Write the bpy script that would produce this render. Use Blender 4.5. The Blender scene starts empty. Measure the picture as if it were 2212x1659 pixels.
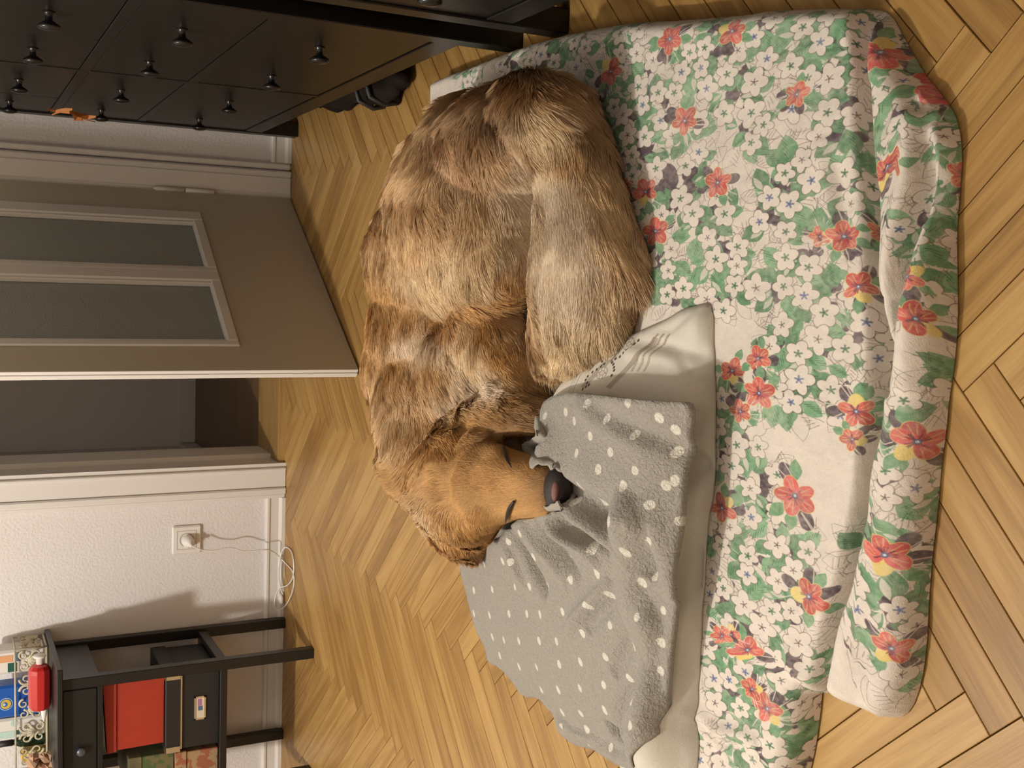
import bpy, math, random
import numpy as np
from mathutils import Vector, Matrix, noise as mnoise

# ---------------------------------------------------------------- camera, light, exposure
F, PITCH, ROLL, YAW, CAM_Z, CAM_Y = 2409.49, 0.4792, -0.01467, -0.11269, 0.92162, -3.19682
FW = np.array([math.sin(YAW)*math.cos(PITCH), math.cos(YAW)*math.cos(PITCH), -math.sin(PITCH)])
_r = np.array([math.cos(YAW), -math.sin(YAW), 0.0]); _u = np.cross(_r, FW)
RT = math.cos(ROLL)*_r + math.sin(ROLL)*_u
UP = -math.sin(ROLL)*_r + math.cos(ROLL)*_u
CAM = np.array([0.0, CAM_Y, CAM_Z])

scene = bpy.context.scene
COL = scene.collection
cd = bpy.data.cameras.new('camera'); co = bpy.data.objects.new('camera', cd); COL.objects.link(co)
cd.sensor_fit = 'HORIZONTAL'; cd.sensor_width = 36.0; cd.lens = F*36.0/2212.0; cd.clip_start = 0.02
M = Matrix.Identity(4)
for i, v in enumerate((-UP, RT, -FW)):          # the phone was held on its side: the picture's left is the room's up
    for j in range(3): M[j][i] = v[j]
M.translation = Vector(CAM)
co.matrix_world = M
scene.camera = co

w = bpy.data.worlds.new('world'); scene.world = w; w.use_nodes = True
w.node_tree.nodes['Background'].inputs[0].default_value = (1, .85, .7, 1)
w.node_tree.nodes['Background'].inputs[1].default_value = 0.02

def lamp(name, loc, energy, color, size):
    l = bpy.data.lights.new(name, 'POINT'); l.energy = energy; l.color = color; l.shadow_soft_size = size
    o = bpy.data.objects.new(name, l); o.location = loc; COL.objects.link(o); return o
lamp('ceiling_lamp_light', (-1.30, -1.76, 2.27), 148, (1.0, .965, .885), .055)
lamp('fill_light', (0.2, -4.0, 2.45), 16, (1.0, .93, .82), .25)  # unseen weak fill added behind the camera to lift the near floor

vs = scene.view_settings
vs.view_transform = 'Standard'; vs.look = 'None'; vs.gamma = 1.0; vs.exposure = 0.0
try: vs.use_curve_mapping = False
except Exception: pass
scene.cycles.max_bounces = 6

# ---------------------------------------------------------------- helpers
def rays(xy):
    xy = np.atleast_2d(np.asarray(xy, float))
    U = 829.5-xy[:, 1]; V = xy[:, 0]-1106
    return U[:, None]*RT-V[:, None]*UP+F*FW
def P(x, y, z=0.0):                 # photo pixel -> point at height z
    d = rays((x, y))[0]; return CAM+(z-CAM[2])/d[2]*d
def PY(x, y, wy):                   # photo pixel -> point on the plane y = wy
    d = rays((x, y))[0]; return CAM+(wy-CAM[1])/d[1]*d
def PX(x, y, wx):
    d = rays((x, y))[0]; return CAM+(wx-CAM[0])/d[0]*d
def proj(X):
    D = np.atleast_2d(X)-CAM; z = D@FW
    return np.stack([F*-(D@UP)/z+1106, 829.5-F*(D@RT)/z], -1)

rng = np.random.default_rng(7); random.seed(7)

class MB:
    def __init__(s): s.v = []; s.f = []; s.m = []; s.cm = 0
    def add(s, v, f):
        n = len(s.v); s.v += [tuple(map(float, p)) for p in v]
        for q in f: s.f.append(tuple(n+i for i in q)); s.m.append(s.cm)
        return s
    def box(s, a, b, bev=0.0):
        x0, y0, z0 = a; x1, y1, z1 = b
        x0, x1 = min(x0, x1), max(x0, x1); y0, y1 = min(y0, y1), max(y0, y1); z0, z1 = min(z0, z1), max(z0, z1)
        if bev <= 0:
            v = [(x, y, z) for z in (z0, z1) for x, y in ((x0, y0), (x1, y0), (x1, y1), (x0, y1))]
            return s.add(v, [(3, 2, 1, 0), (4, 5, 6, 7), (0, 1, 5, 4), (1, 2, 6, 5), (2, 3, 7, 6), (3, 0, 4, 7)])
        b_ = min(bev, (x1-x0)/2.01, (y1-y0)/2.01, (z1-z0)/2.01)
        v = []; idx = {}
        for ix in (0, 1):
            for iy in (0, 1):
                for iz in (0, 1):
                    X = (x0, x1)[ix]; Y = (y0, y1)[iy]; Z = (z0, z1)[iz]
                    sx, sy, sz = (1-2*ix)*b_, (1-2*iy)*b_, (1-2*iz)*b_
                    for k, p in enumerate(((X, Y+sy, Z+sz), (X+sx, Y, Z+sz), (X+sx, Y+sy, Z))):
                        idx[ix, iy, iz, k] = len(v); v.append(p)
        f = []
        I = idx
        for i in (0, 1):
            q = [I[i, 0, 0, 0], I[i, 1, 0, 0], I[i, 1, 1, 0], I[i, 0, 1, 0]]; f.append(q if i else q[::-1])
            q = [I[0, i, 0, 1], I[0, i, 1, 1], I[1, i, 1, 1], I[1, i, 0, 1]]; f.append(q if i else q[::-1])
            q = [I[0, 0, i, 2], I[1, 0, i, 2], I[1, 1, i, 2], I[0, 1, i, 2]]; f.append(q if i else q[::-1])
            for j in (0, 1):
                f.append([I[i, j, 0, 0], I[i, j, 1, 0], I[i, j, 1, 1], I[i, j, 0, 1]])
                f.append([I[i, 0, j, 0], I[i, 1, j, 0], I[i, 1, j, 2], I[i, 0, j, 2]])
                f.append([I[0, i, j, 1], I[1, i, j, 1], I[1, i, j, 2], I[0, i, j, 2]])
                for k in (0, 1): f.append([I[i, j, k, 0], I[i, j, k, 1], I[i, j, k, 2]])
        return s.add(v, f)
    def tube(s, pts, r, n=8, closed=False, caps=True):
        pts = [np.array(p, float) for p in pts]; N = len(pts)
        rs = r if hasattr(r, '__len__') else [r]*N
        t0 = pts[1]-pts[0]; a = np.array([0, 0, 1.]) if abs(t0[2]) < .9*np.linalg.norm(t0) else np.array([1., 0, 0])
        v = []; nrm = None
        for i in range(N):
            t = pts[(i+1) % N]-pts[i-1] if (closed or 0 < i < N-1) else (pts[1]-pts[0] if i == 0 else pts[-1]-pts[-2])
            t = t/(np.linalg.norm(t)+1e-12)
            nrm = a-t*(a@t) if nrm is None else nrm-t*(nrm@t)
            nrm = nrm/(np.linalg.norm(nrm)+1e-12); bn = np.cross(t, nrm)
            for k in range(n):
                th = 2*math.pi*k/n; v.append(pts[i]+rs[i]*(math.cos(th)*nrm+math.sin(th)*bn))
        f = []
        for i in range(N if closed else N-1):
            j = (i+1) % N
            for k in range(n): f.append((i*n+k, i*n+(k+1) % n, j*n+(k+1) % n, j*n+k))
        if caps and not closed: f.append(tuple(range(n))[::-1]); f.append(tuple((N-1)*n+k for k in range(n)))
        return s.add(v, f)
    def lathe(s, prof, c=(0, 0, 0), axis=(0, 0, 1), n=24):
        ax = np.array(axis, float); ax /= np.linalg.norm(ax)
        a = np.array([1., 0, 0]) if abs(ax[0]) < .8 else np.array([0, 1., 0])
        e = np.cross(ax, a); e /= np.linalg.norm(e); g = np.cross(ax, e); c = np.array(c, float)
        v = []; 
        for r, h in prof:
            for k in range(n):
                th = 2*math.pi*k/n; v.append(c+ax*h+r*(math.cos(th)*e+math.sin(th)*g))
        f = []
        for i in range(len(prof)-1):
            for k in range(n): f.append((i*n+k, i*n+(k+1) % n, (i+1)*n+(k+1) % n, (i+1)*n+k))
        f.append(tuple(range(n))[::-1]); f.append(tuple((len(prof)-1)*n+k for k in range(n)))
        return s.add(v, f)
    def prism(s, poly, axis, a, b):     # poly in the two other axes, extruded along axis from a to b
        v = []
        for h in (a, b):
            for p, q in poly:
                v.append({'x': (h, p, q), 'y': (p, h, q), 'z': (p, q, h)}[axis])
        n = len(poly)
        f = [(i, (i+1) % n, n+(i+1) % n, n+i) for i in range(n)]+[tuple(range(n))[::-1], tuple(range(n, 2*n))]
        return s.add(v, f)
    def mesh(s, name, mats, smooth=False):
        me = bpy.data.meshes.new(name); me.from_pydata(s.v, [], s.f); 
        for m in (mats if isinstance(mats, (list, tuple)) else [mats]): me.materials.append(m)
        if any(s.m): me.polygons.foreach_set('material_index', s.m)
        if smooth: me.polygons.foreach_set('use_smooth', [True]*len(me.polygons))
        import bmesh
        bm = bmesh.new(); bm.from_mesh(me); bmesh.ops.recalc_face_normals(bm, faces=bm.faces); bm.to_mesh(me); bm.free()
        me.update(); return me
    def build(s, name, mats, parent=None, smooth=False, loc=None):
        o = bpy.data.objects.new(name, s.mesh(name, mats, smooth)); COL.objects.link(o)
        if loc is not None: o.location = loc
        if parent is not None: o.parent = parent
        return o

def tag(o, label=None, cat=None, group=None, kind=None):
    if label: o['label'] = label
    if cat: o['category'] = cat
    if group: o['group'] = group
    if kind: o['kind'] = kind
    return o
def empty(name, loc=(0, 0, 0), rz=0.0, parent=None):
    o = bpy.data.objects.new(name, None); o.location = loc; o.rotation_euler = (0, 0, rz); COL.objects.link(o)
    if parent is not None: o.parent = parent
    o.empty_display_size = .05
    return o

# ---------------------------------------------------------------- materials
def srgb(r, g, b):
    f = lambda c: ((c/255+.055)/1.055)**2.4 if c/255 > .04045 else c/255/12.92
    return (f(r), f(g), f(b), 1.0)
def mat(name, col, rough=.5, metal=0.0, bump=None, bscale=200, spec=.5, var=0.0, sheen=0.0, coat=0.0, detail=3):
    m = bpy.data.materials.new(name); m.use_nodes = True; nt = m.node_tree; b = nt.nodes['Principled BSDF']
    b.inputs['Base Color'].default_value = col; b.inputs['Roughness'].default_value = rough; b.inputs['Metallic'].default_value = metal
    b.inputs['Specular IOR Level'].default_value = spec
    b.inputs['Sheen Weight'].default_value = sheen; b.inputs['Coat Weight'].default_value = coat
    tc = nt.nodes.new('ShaderNodeTexCoord')
    if bump:
        n = nt.nodes.new('ShaderNodeTexNoise'); n.inputs['Scale'].default_value = bscale; n.inputs['Detail'].default_value = detail
        nt.links.new(tc.outputs['Object'], n.inputs['Vector'])
        bp = nt.nodes.new('ShaderNodeBump'); bp.inputs['Strength'].default_value = bump; bp.inputs['Distance'].default_value = .002
        nt.links.new(n.outputs['Fac'], bp.inputs['Height']); nt.links.new(bp.outputs['Normal'], b.inputs['Normal'])
    if var:
        n = nt.nodes.new('ShaderNodeTexNoise'); n.inputs['Scale'].default_value = 9; n.inputs['Detail'].default_value = 5
        nt.links.new(tc.outputs['Object'], n.inputs['Vector'])
        r = nt.nodes.new('ShaderNodeValToRGB'); r.color_ramp.elements[0].position = .3; r.color_ramp.elements[1].position = .7
        r.color_ramp.elements[0].color = tuple(c*(1-var) for c in col[:3])+(1,); r.color_ramp.elements[1].color = tuple(min(1, c*(1+var)) for c in col[:3])+(1,)
        nt.links.new(n.outputs['Fac'], r.inputs['Fac']); nt.links.new(r.outputs['Color'], b.inputs['Base Color'])
    return m

M_wall = mat('woodchip_wall', (.72, .68, .67, 1), .75, bump=1.0, bscale=130, detail=2, spec=.25)
M_trim = mat('white_gloss_paint', (.72, .68, .65, 1), .38, bump=.05, bscale=60)
M_door = mat('cream_door_paint', (.54, .485, .40, 1), .36, bump=.05, bscale=40)
M_ceil = mat('ceiling_paint', (.55, .53, .50, 1), .9); M_wall2 = mat('beige_wall', (.42, .37, .31, 1), .9)
M_glass = mat('frosted_glass', (.34, .35, .33, 1), .22, bump=1.0, bscale=260, detail=2)
M_slab = mat('dark_subfloor', (.035, .018, .008, 1), .9)
M_black = mat('black_brown_stain', (.0065, .005, .004, 1), .36, bump=.08, bscale=90, spec=.38)
M_table = mat('black_stain', (.009, .008, .0075, 1), .40, bump=.08, bscale=90)
M_knob = mat('black_knob', (.010, .009, .009, 1), .25)
M_greyknob = mat('grey_knob', (.09, .095, .12, 1), .3, metal=.4)
M_plastic = mat('white_plastic', (.76, .72, .68, 1), .3)
M_chrome = mat('brushed_nickel', (.74, .71, .64, 1), .3, metal=1.0)
M_red = mat('red_card', (.34, .026, .008, 1), .6, bump=.2, bscale=500)
M_redpl = mat('red_plastic', (.46, .014, .012, 1), .3, coat=.4)
M_blackcard = mat('black_card', (.014, .012, .011, 1), .55, bump=.15, bscale=400)
M_shadowgap = mat('dark_gap', (.004, .003, .003, 1), .9)

def wood_mat(name, c0, c1, c2, rough=.36, objrand=True, axis=0, gscale=1.0):
    m = bpy.data.materials.new(name); m.use_nodes = True; nt = m.node_tree; L = nt.links.new; b = nt.nodes['Principled BSDF']
    tc = nt.nodes.new('ShaderNodeTexCoord'); oi = nt.nodes.new('ShaderNodeObjectInfo')
    off = nt.nodes.new('ShaderNodeVectorMath'); off.operation = 'MULTIPLY_ADD'
    cmb = nt.nodes.new('ShaderNodeCombineXYZ')
    for k, mul in enumerate((37.0, 91.0, 53.0)):
        mm = nt.nodes.new('ShaderNodeMath'); mm.operation = 'MULTIPLY'; mm.inputs[1].default_value = mul
        L(oi.outputs['Random'], mm.inputs[0]); L(mm.outputs[0], cmb.inputs[k])
    add = nt.nodes.new('ShaderNodeVectorMath'); add.operation = 'ADD'
    L(tc.outputs['Object'], add.inputs[0]); L(cmb.outputs[0], add.inputs[1])
    def mapped(sc):
        mp = nt.nodes.new('ShaderNodeMapping'); s = [sc[1]]*3; s[axis] = sc[0]; s[2] = sc[2] if len(sc) > 2 else sc[1]
        mp.inputs['Scale'].default_value = s; L(add.outputs[0], mp.inputs['Vector']); return mp
    # growth rings: distorted bands
    mp = mapped((1.6*gscale, 22*gscale)); wv = nt.nodes.new('ShaderNodeTexNoise'); wv.inputs['Scale'].default_value = 1.0
    wv.inputs['Detail'].default_value = 4; wv.inputs['Distortion'].default_value = .6; L(mp.outputs[0], wv.inputs['Vector'])
    ring = nt.nodes.new('ShaderNodeMath'); ring.operation = 'MULTIPLY'; ring.inputs[1].default_value = 9.0; L(wv.outputs['Fac'], ring.inputs[0])
    fr = nt.nodes.new('ShaderNodeMath'); fr.operation = 'PINGPONG'; fr.inputs[1].default_value = 1.0; L(ring.outputs[0], fr.inputs[0])
    # pores
    mp2 = mapped((14*gscale, 420*gscale)); po = nt.nodes.new('ShaderNodeTexNoise'); po.inputs['Scale'].default_value = 1.0; po.inputs['Detail'].default_value = 3
    L(mp2.outputs[0], po.inputs['Vector'])
    r = nt.nodes.new('ShaderNodeValToRGB'); e = r.color_ramp.elements; e[0].position = 0; e[0].color = c0; e[1].position = 1; e[1].color = c2
    q = r.color_ramp.elements.new(.45); q.color = c1
    mix = nt.nodes.new('ShaderNodeMath'); mix.operation = 'MULTIPLY_ADD'; mix.inputs[1].default_value = .46; L(fr.outputs[0], mix.inputs[0])
    mr = nt.nodes.new('ShaderNodeMath'); mr.operation = 'MULTIPLY'; mr.inputs[1].default_value = .48
    L(oi.outputs['Random'], mr.inputs[0]); L(mr.outputs[0], mix.inputs[2])
    ad = nt.nodes.new('ShaderNodeMath'); ad.operation = 'MULTIPLY_ADD'; ad.inputs[1].default_value = .55
    L(po.outputs['Fac'], ad.inputs[0]); L(mix.outputs[0], ad.inputs[2])
    sb = nt.nodes.new('ShaderNodeMath'); sb.operation = 'SUBTRACT'; sb.inputs[1].default_value = .20; L(ad.outputs[0], sb.inputs[0])
    L(sb.outputs[0], r.inputs['Fac']); L(r.outputs['Color'], b.inputs['Base Color'])
    b.inputs['Roughness'].default_value = rough
    bp = nt.nodes.new('ShaderNodeBump'); bp.inputs['Strength'].default_value = .12; bp.inputs['Distance'].default_value = .001
    L(po.outputs['Fac'], bp.inputs['Height']); L(bp.outputs['Normal'], b.inputs['Normal'])
    return m
M_oak = wood_mat('oak_parquet', (.225, .116, .032, 1), (.345, .190, .056, 1), (.47, .285, .098, 1), .40)
M_thresh = wood_mat('threshold_wood', (.17, .09, .025, 1), (.27, .155, .045, 1), (.38, .23, .08, 1), .35)
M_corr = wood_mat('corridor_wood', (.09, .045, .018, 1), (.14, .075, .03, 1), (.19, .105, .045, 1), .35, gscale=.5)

# ---------------------------------------------------------------- room shell
XL, XR, YF, ZC = -2.3, .86, -4.4, 2.72
OX0, OX1, OZ = -.60, .195, 2.02           # door opening
def struct(mb, name, m, parent=None, smooth=False):
    o = mb.build(name, m, parent, smooth)
    if parent is None: o['kind'] = 'structure'
    return o
floor = struct(MB().box((XL-.1, YF-.1, -.06), (XR+.1, .0, -.012)), 'floor', M_slab)
struct(MB().box((-.735, .235, -.06), (1.9, 1.45, -.004)), 'floor_corridor', M_corr)
wb = MB(); wb.box((XL-.1, 0, -.05), (OX0, .22, ZC)); wb.box((OX1, 0, -.05), (XR+.1, .22, ZC)); wb.box((OX0, 0, OZ), (OX1, .22, ZC))
wall_back = struct(wb, 'wall_back', M_wall)
struct(MB().box((XL-.12, YF-.1, -.05), (XL, 0, ZC)), 'wall_left', M_wall2)
struct(MB().box((XR, YF-.1, -.05), (XR+.12, 0, ZC)), 'wall_right', M_wall2)
struct(MB().box((XL-.1, YF-.12, -.05), (XR+.1, YF, ZC)), 'wall_front', M_wall2)
struct(MB().box((XL-.12, YF-.12, ZC), (XR+.12, 1.5, ZC+.1)), 'ceiling', M_ceil)
cw = MB(); cw.box((-.8, 1.29, -.05), (1.9, 1.4, ZC)); cw.box((-.84, .22, -.05), (-.735, 1.4, ZC)); cw.box((1.9, .2, -.05), (2.0, 1.4, ZC))
struct(cw, 'wall_corridor', M_wall)
cb = MB(); cb.box((-.735, .24, -.004), (-.723, 1.29, .055)); cb.box((-.72, 1.278, -.004), (1.9, 1.29, .055))
struct(cb, 'baseboard_corridor', M_trim)
# baseboards with a lip and a quarter round at the foot
def skirting(name, x0, x1):
    prof = [(0, 0), (-.019, 0), (-.019, .010), (-.013, .014), (-.011, .018), (-.011, .043), (-.015, .046), (-.015, .052), (-.009, .056), (0, .056)]
    return struct(MB().prism(prof, 'x', x0, x1), name, M_trim)
skirting('baseboard_left', XL, -.688); skirting('baseboard_right', .285, XR)
# casings: jamb lining, flat board, outer moulding
t = MB()
t.box((OX0-.001, -.016, 0), (OX0+.016, .225, OZ)); t.box((-.655, -.022, 0), (-.598, .0, OZ+.06), .003)
t.box((-.607, -.026, 0), (-.596, .0, OZ+.005), .003); t.box((-.675, -.030, 0), (-.655, .0, OZ+.08), .004); t.box((-.688, -.018, 0), (-.675, .0, OZ+.09), .003)
t.box((OX0+.016, .08, 0), (OX0+.03, .225, OZ))
struct(t, 'trim_1', M_trim)
t = MB()
t.box((OX1-.016, -.016, 0), (OX1+.001, .225, OZ)); t.box((.196, -.022, 0), (.245, 0, OZ+.06), .003)
t.box((.245, -.030, 0), (.262, 0, OZ+.08), .004); t.box((.266, -.020, 0), (.284, 0, OZ+.09), .004)
struct(t, 'trim_2', M_trim)
t = MB(); t.box((OX0, -.022, OZ-.01), (OX1, 0, OZ+.06), .003); t.box((OX0, -.016, OZ-.016), (OX1, .225, OZ))
struct(t, 'trim_3', M_trim)
t = MB(); t.prism([(-.002, -.004), (.0, .016), (.006, .020), (.225, .020), (.235, .012), (.235, -.004)], 'x', OX0+.014, OX1-.016)
struct(t, 'trim_4', M_thresh)

# the open door leaf
HX, HY = .186, -.030
DANG = math.atan2(-.640+.03, -.249-.186)
door = empty('door_1', (HX, HY, 0), DANG); door['kind'] = 'structure'
LW, TH = .748, .022
lf = MB()                                                     # local: x along leaf, y thickness (0 = visible face is y=+?), z up
S = 1.0
def dbox(mb, x0, x1, y0, y1, z0, z1, bev=0): mb.box((x0, y0*S, z0), (x1, y1*S, z1), bev)
PZ0, PZ1 = .292, 1.86
P1, P2 = (.145, .358), (.412, .648)
for a, b in ((0, P1[0]), (P1[1], P2[0]), (P2[1], LW)): dbox(lf, a, b, 0, -TH, .006, 2.0, 0)
for a, b in (P1, P2): dbox(lf, a, b, 0, -TH, .006, PZ0); dbox(lf, a, b, 0, -TH, PZ1, 2.0)
leaf = lf.build('door_leaf', M_door, door)
MB().box((LW-.0002, -TH, .006), (LW+.003, -.010, 2.0), .001).box((LW-.0002, -.009, .006), (LW+.001, -.0005, 2.0)).build('closing_edge', M_trim, door)
for (a, b) in (P1, P2):
    fr = MB()
    for x0, x1, z0, z1 in ((a-.040, a, PZ0-.016, PZ1+.04), (b, b+.018, PZ0-.016, PZ1+.04), (a, b, PZ0-.016, PZ0+.010), (a, b, PZ1, PZ1+.04)):
        fr.box((x0, 0, z0), (x1, .007, z1), .003)
    for x0, x1, z0, z1 in ((a-.002, a+.008, PZ0, PZ1), (b-.010, b, PZ0, PZ1), (a, b, PZ0, PZ0+.012), (a, b, PZ1-.012, PZ1)):
        fr.box((x0, -.010, z0), (x1, .003, z1), .002)
    fr.build('glazing_frame', M_trim, door)
    MB().box((a, -.018, PZ0), (b, -.011, PZ1)).build('glass_pane', M_glass, door)
for z in (.22, 1.65):
    h = empty('hinge', (0, 0, z), 0, door)
    MB().lathe([(.003, 0), (.0065, .003), (.0065, .078), (.004, .080)], (.0, .005, 0), (0, 0, 1), 12).build('knuckle', M_trim, h, True)
    MB().lathe([(.0065, 0), (.0065, .072), (.004, .080), (.001, .082)], (.0, .005, .082), (0, 0, 1), 12).build('knuckle', M_trim, h, True)

# ---------------------------------------------------------------- black-brown dresser(s)
def dresser(org, ang, width, label, stile=.686, divs=(.29, 1.005), near_only=False, group=None, mirror=False):
    d = tag(empty('dresser', org, ang), label, 'dresser', group)
    D, H = .40, .875
    body = MB()
    body.box((0, .022, .15), (width, D, H-.02))
    body.build('carcass', M_black, d)
    # legs and rails that make the face frame
    for x0 in (0, width-.040):
        for y0 in (0, D-.04):
            MB().box((x0, y0, 0), (x0+.040, y0+.040, H-.02), .002).build('leg', M_black, d)
    fr = MB()
    fr.box((.040, .002, .103), (width-.040, .022, .150), .0015)
    fr.build('bottom_rail', M_black, d)
    rows = ((.1525, .4125), (.4355, .6275), (.6505, .843))
    for z0, z1 in ((.4135, .4345), (.6285, .6495)):
        MB().box((.040, .003, z0), (width-.040, .022, z1), .001).build('rail', M_black, d)
    MB().box((stile-.009, .0025, .150), (stile+.009, .022, H-.02), .001).build('stile', M_black, d)
    tp = MB().box((-.012, -.012, H-.02), (width+.012, D+.005, H), .003); tp.build('dresser_top', M_black, d)
    kx = ((.175, .50), (.865, 1.18))
    knob = MB().lathe([(.010, 0), (.0075, -.003), (.0055, -.008), (.0060, -.014), (.0165, -.021), (.0180, -.0235), (.0170, -.0265), (.010, -.029), (.002, -.030)], (0, 0, 0), (0, 1, 0), 20).mesh('knob', M_knob, True)
    for ri, (z0, z1) in enumerate(rows):
        for ci, (a, b) in enumerate(((.042, stile-.011), (stile+.011, width-.042))):
            cells = [(a, b, kx[ci])] if ri < 2 else [(a, divs[ci]-.001, (kx[ci][0],)), (divs[ci]+.001, b, (kx[ci][1],))]
            for a_, b_, ks in cells:
                dr = MB().box((a_, .004, z0), (b_, .024, z1), .0015).build('drawer', M_black, d)
                for k in ks:
                    o = bpy.data.objects.new('knob', knob); COL.objects.link(o); o.parent = dr
                    o.location = (k, .004, (.302, .541, .749)[ri])
    return d
DR = dresser((.3545, -.045, 0), math.atan2(-1.379, .032), 1.385, 'long black-brown dresser against the right wall, the one reaching the white back wall', group=None)
D2 = dresser((.3860, -1.548, 0), math.atan2(-1.379, .020), 1.10, 'black-brown dresser cut off by the photo edge, standing nearer the camera beside the floral duvet', stile=.55, divs=(.28, .82))

# ribbon hanging from the farthest top knob
M_orange = mat('orange_ribbon', (.62, .24, .08, 1), .6)
rb = MB()
def strip(mb, pts, wd, th=.001):
    pts = [np.array(p) for p in pts]; v = []
    for i, p in enumerate(pts):
        t = pts[min(i+1, len(pts)-1)]-pts[max(i-1, 0)]; s = np.cross(t, FW); s = s/(np.linalg.norm(s)+1e-9)
        ww = wd[i] if hasattr(wd, '__len__') else wd
        v += [p-s*ww/2, p+s*ww/2, p+s*ww/2+FW*th, p-s*ww/2+FW*th]
    f = []
    for i in range(len(pts)-1):
        a, b = 4*i, 4*i+4
        for k in range(4): f.append((a+k, a+(k+1) % 4, b+(k+1) % 4, b+k))
    mb.add(v, f+[(3, 2, 1, 0), tuple(len(v)-4+k for k in range(4))])
for pts, wd in (([(104, 236), (120, 240), (140, 238), (156, 236)], (.003, .006, .010, .004)), ([(112, 248), (130, 240), (150, 241), (165, 247), (190, 253), (207, 252)], (.003, .007, .010, .014, .010, .004)),
                ([(158, 245), (165, 254), (178, 257)], (.008, .017, .010)), ([(160, 246), (180, 258), (205, 263)], (.006, .010, .003))):
    strip(rb, [PX(x, y, .322-.0006*k) for k, (x, y) in enumerate(pts)], wd)
tag(rb.build('ribbon', M_orange), 'orange torn paper ribbon hanging from the farthest top knob of the long dresser', 'ribbon')

# unidentified dark hairy lumps under the dresser, built as two stand-in shapes
M_darklump = mat('dark_brown_lumps', (.014, .009, .007, 1), .9, bump=.8, bscale=120, var=.5, spec=.15)
def lumpy(name, pts, rad, m, seed=0, amp=.25, freq=28):
    v = []; n = 22; rings = []
    mb = MB(); pts = [np.array(p) for p in pts]
    fine = []; fr_ = []
    for i in range(len(pts)-1):
        for k in range(6): fine.append(pts[i]*(1-k/6)+pts[i+1]*k/6); fr_.append(rad[i]*(1-k/6)+rad[i+1]*k/6)
    fine.append(pts[-1]); fr_.append(rad[-1])
    mb.tube(fine, fr_, 18)
    for i, p in enumerate(mb.v):
        q = Vector(p); nn = mnoise.noise(q*freq+Vector((seed, 0, 0)))*amp*.06+mnoise.noise(q*freq*2.5)*amp*.03
        mb.v[i] = (p[0]+nn, p[1]+nn*.6, max(.004, p[2]+nn))
    return mb
for args, lab in ((([(.425, -.33, .028), (.415, -.45, .035), (.41, -.58, .040), (.42, -.70, .035)], [.012, .028, .035, .020]), 'dark brown hairy bag lying under the long dresser'),):
    tag(lumpy('b', args[0], args[1], None, 3).build('dark_heap', M_darklump, None, True), lab, 'heap')
sh = empty('lump', (0, 0, 0)); tag(sh, 'small dark boot with bands lying under the long dresser beside the cloth bag', 'lump')  # second stand-in for the unidentified hairy lumps
lumpy('b', [(.40, -.74, .040), (.395, -.80, .046), (.385, -.88, .038), (.40, -.95, .026)], [.022, .036, .032, .012], None, 9).build('lump_body', M_darklump, sh, True)
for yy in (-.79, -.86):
    MB().tube([(.36, yy, .012), (.352, yy-.004, .04), (.365, yy-.006, .075), (.40, yy, .085), (.43, yy, .07)], .006, 8).build('band', M_blackcard, sh, True)

# ---------------------------------------------------------------- side table
tb = tag(empty('side_table', (-1.23, -.17, 0)), 'small black wooden side table with a drawer and lower shelf against the white wall', 'side table')
def tl(mb, nm, m, parent=None, smooth=False):
    o = mb.build(nm, m, parent if parent is not None else tb, smooth)
    if parent is None: o.location = (1.23, .17, 0)
    return o
TX0, TX1, TY0, TY1, TZ = -1.452, -1.014, -.345, -.006, .660
tl(MB().box((TX0, TY0, TZ-.014), (TX1, TY1, TZ), .002), 'table_top', M_table)
for x in (-1.420, -1.077):
    for y in (-.322, -.042):
        tl(MB().box((x, y, 0), (x+.028, y+.028, TZ-.014), .0015), 'leg', M_table)
tl(MB().box((-1.392, -.318, .549), (-1.077, -.300, .562), .001), 'rail', M_table)
ap = MB(); ap.box((-1.070, -.294, .555), (-1.056, -.042, .646)); tl(ap, 'side_apron', M_table)
ap = MB(); ap.box((-1.413, -.294, .555), (-1.399, -.042, .646)); tl(ap, 'side_apron', M_table)
tl(MB().box((-1.392, -.022, .555), (-1.077, -.012, .646)), 'back_apron', M_table)
dr = tl(MB().box((-1.390, -.320, .564), (-1.079, -.302, .644), .002), 'drawer', M_table)
k = P(173, 1610, .60); 
MB().lathe([(.007, 0), (.0055, -.004), (.006, -.008), (.0105, -.012), (.0115, -.016), (.009, -.019), (.002, -.0205)], (-1.236, -.320, .603), (0, 1, 0), 20).build('knob', M_greyknob, dr, True)
sf = MB(); sf.box((-1.405, -.306, .240), (-1.063, -.018, .251), .001); tl(sf, 'shelf', M_table)
for x in (-1.411, -1.070): tl(MB().box((x, -.294, .232), (x+.014, -.042, .256), .001), 'shelf_rail', M_table)
tl(MB().box((-1.392, -.318, .236), (-1.077, -.304, .254), .001), 'rail', M_table)

# boxes on the shelf
bx = tag(empty('storage_box', (-1.185, -.18, .251)), 'black card storage box with metal corners and a label holder on the shelf', 'box')
def bl(mb, nm, m, par, off, smooth=False):
    o = mb.build(nm, m, par, smooth); o.location = tuple(-c for c in off); return o
OB = (-1.185, -.18, .251)
bl(MB().box((-1.286, -.296, .2515), (-1.083, -.070, .376), .002), 'box_body', M_blackcard, bx, OB)
bl(MB().box((-1.290, -.300, .352), (-1.079, -.066, .392), .002), 'lid', M_blackcard, bx, OB)
bl(MB().box((-1.284, -.3018, .350), (-1.085, -.3002, .3535)), 'metal_strip', M_chrome, bx, OB)
for x0, x1 in ((-1.291, -1.276), (-1.093, -1.078)):
    c = MB(); c.box((x0, -.3022, .3545), (x1, -.2995, .393)); c.box((x0, -.3022, .391), (x1, -.280, .3935)); bl(c, 'metal_corner', M_chrome, bx, OB)
lab = MB()
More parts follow.
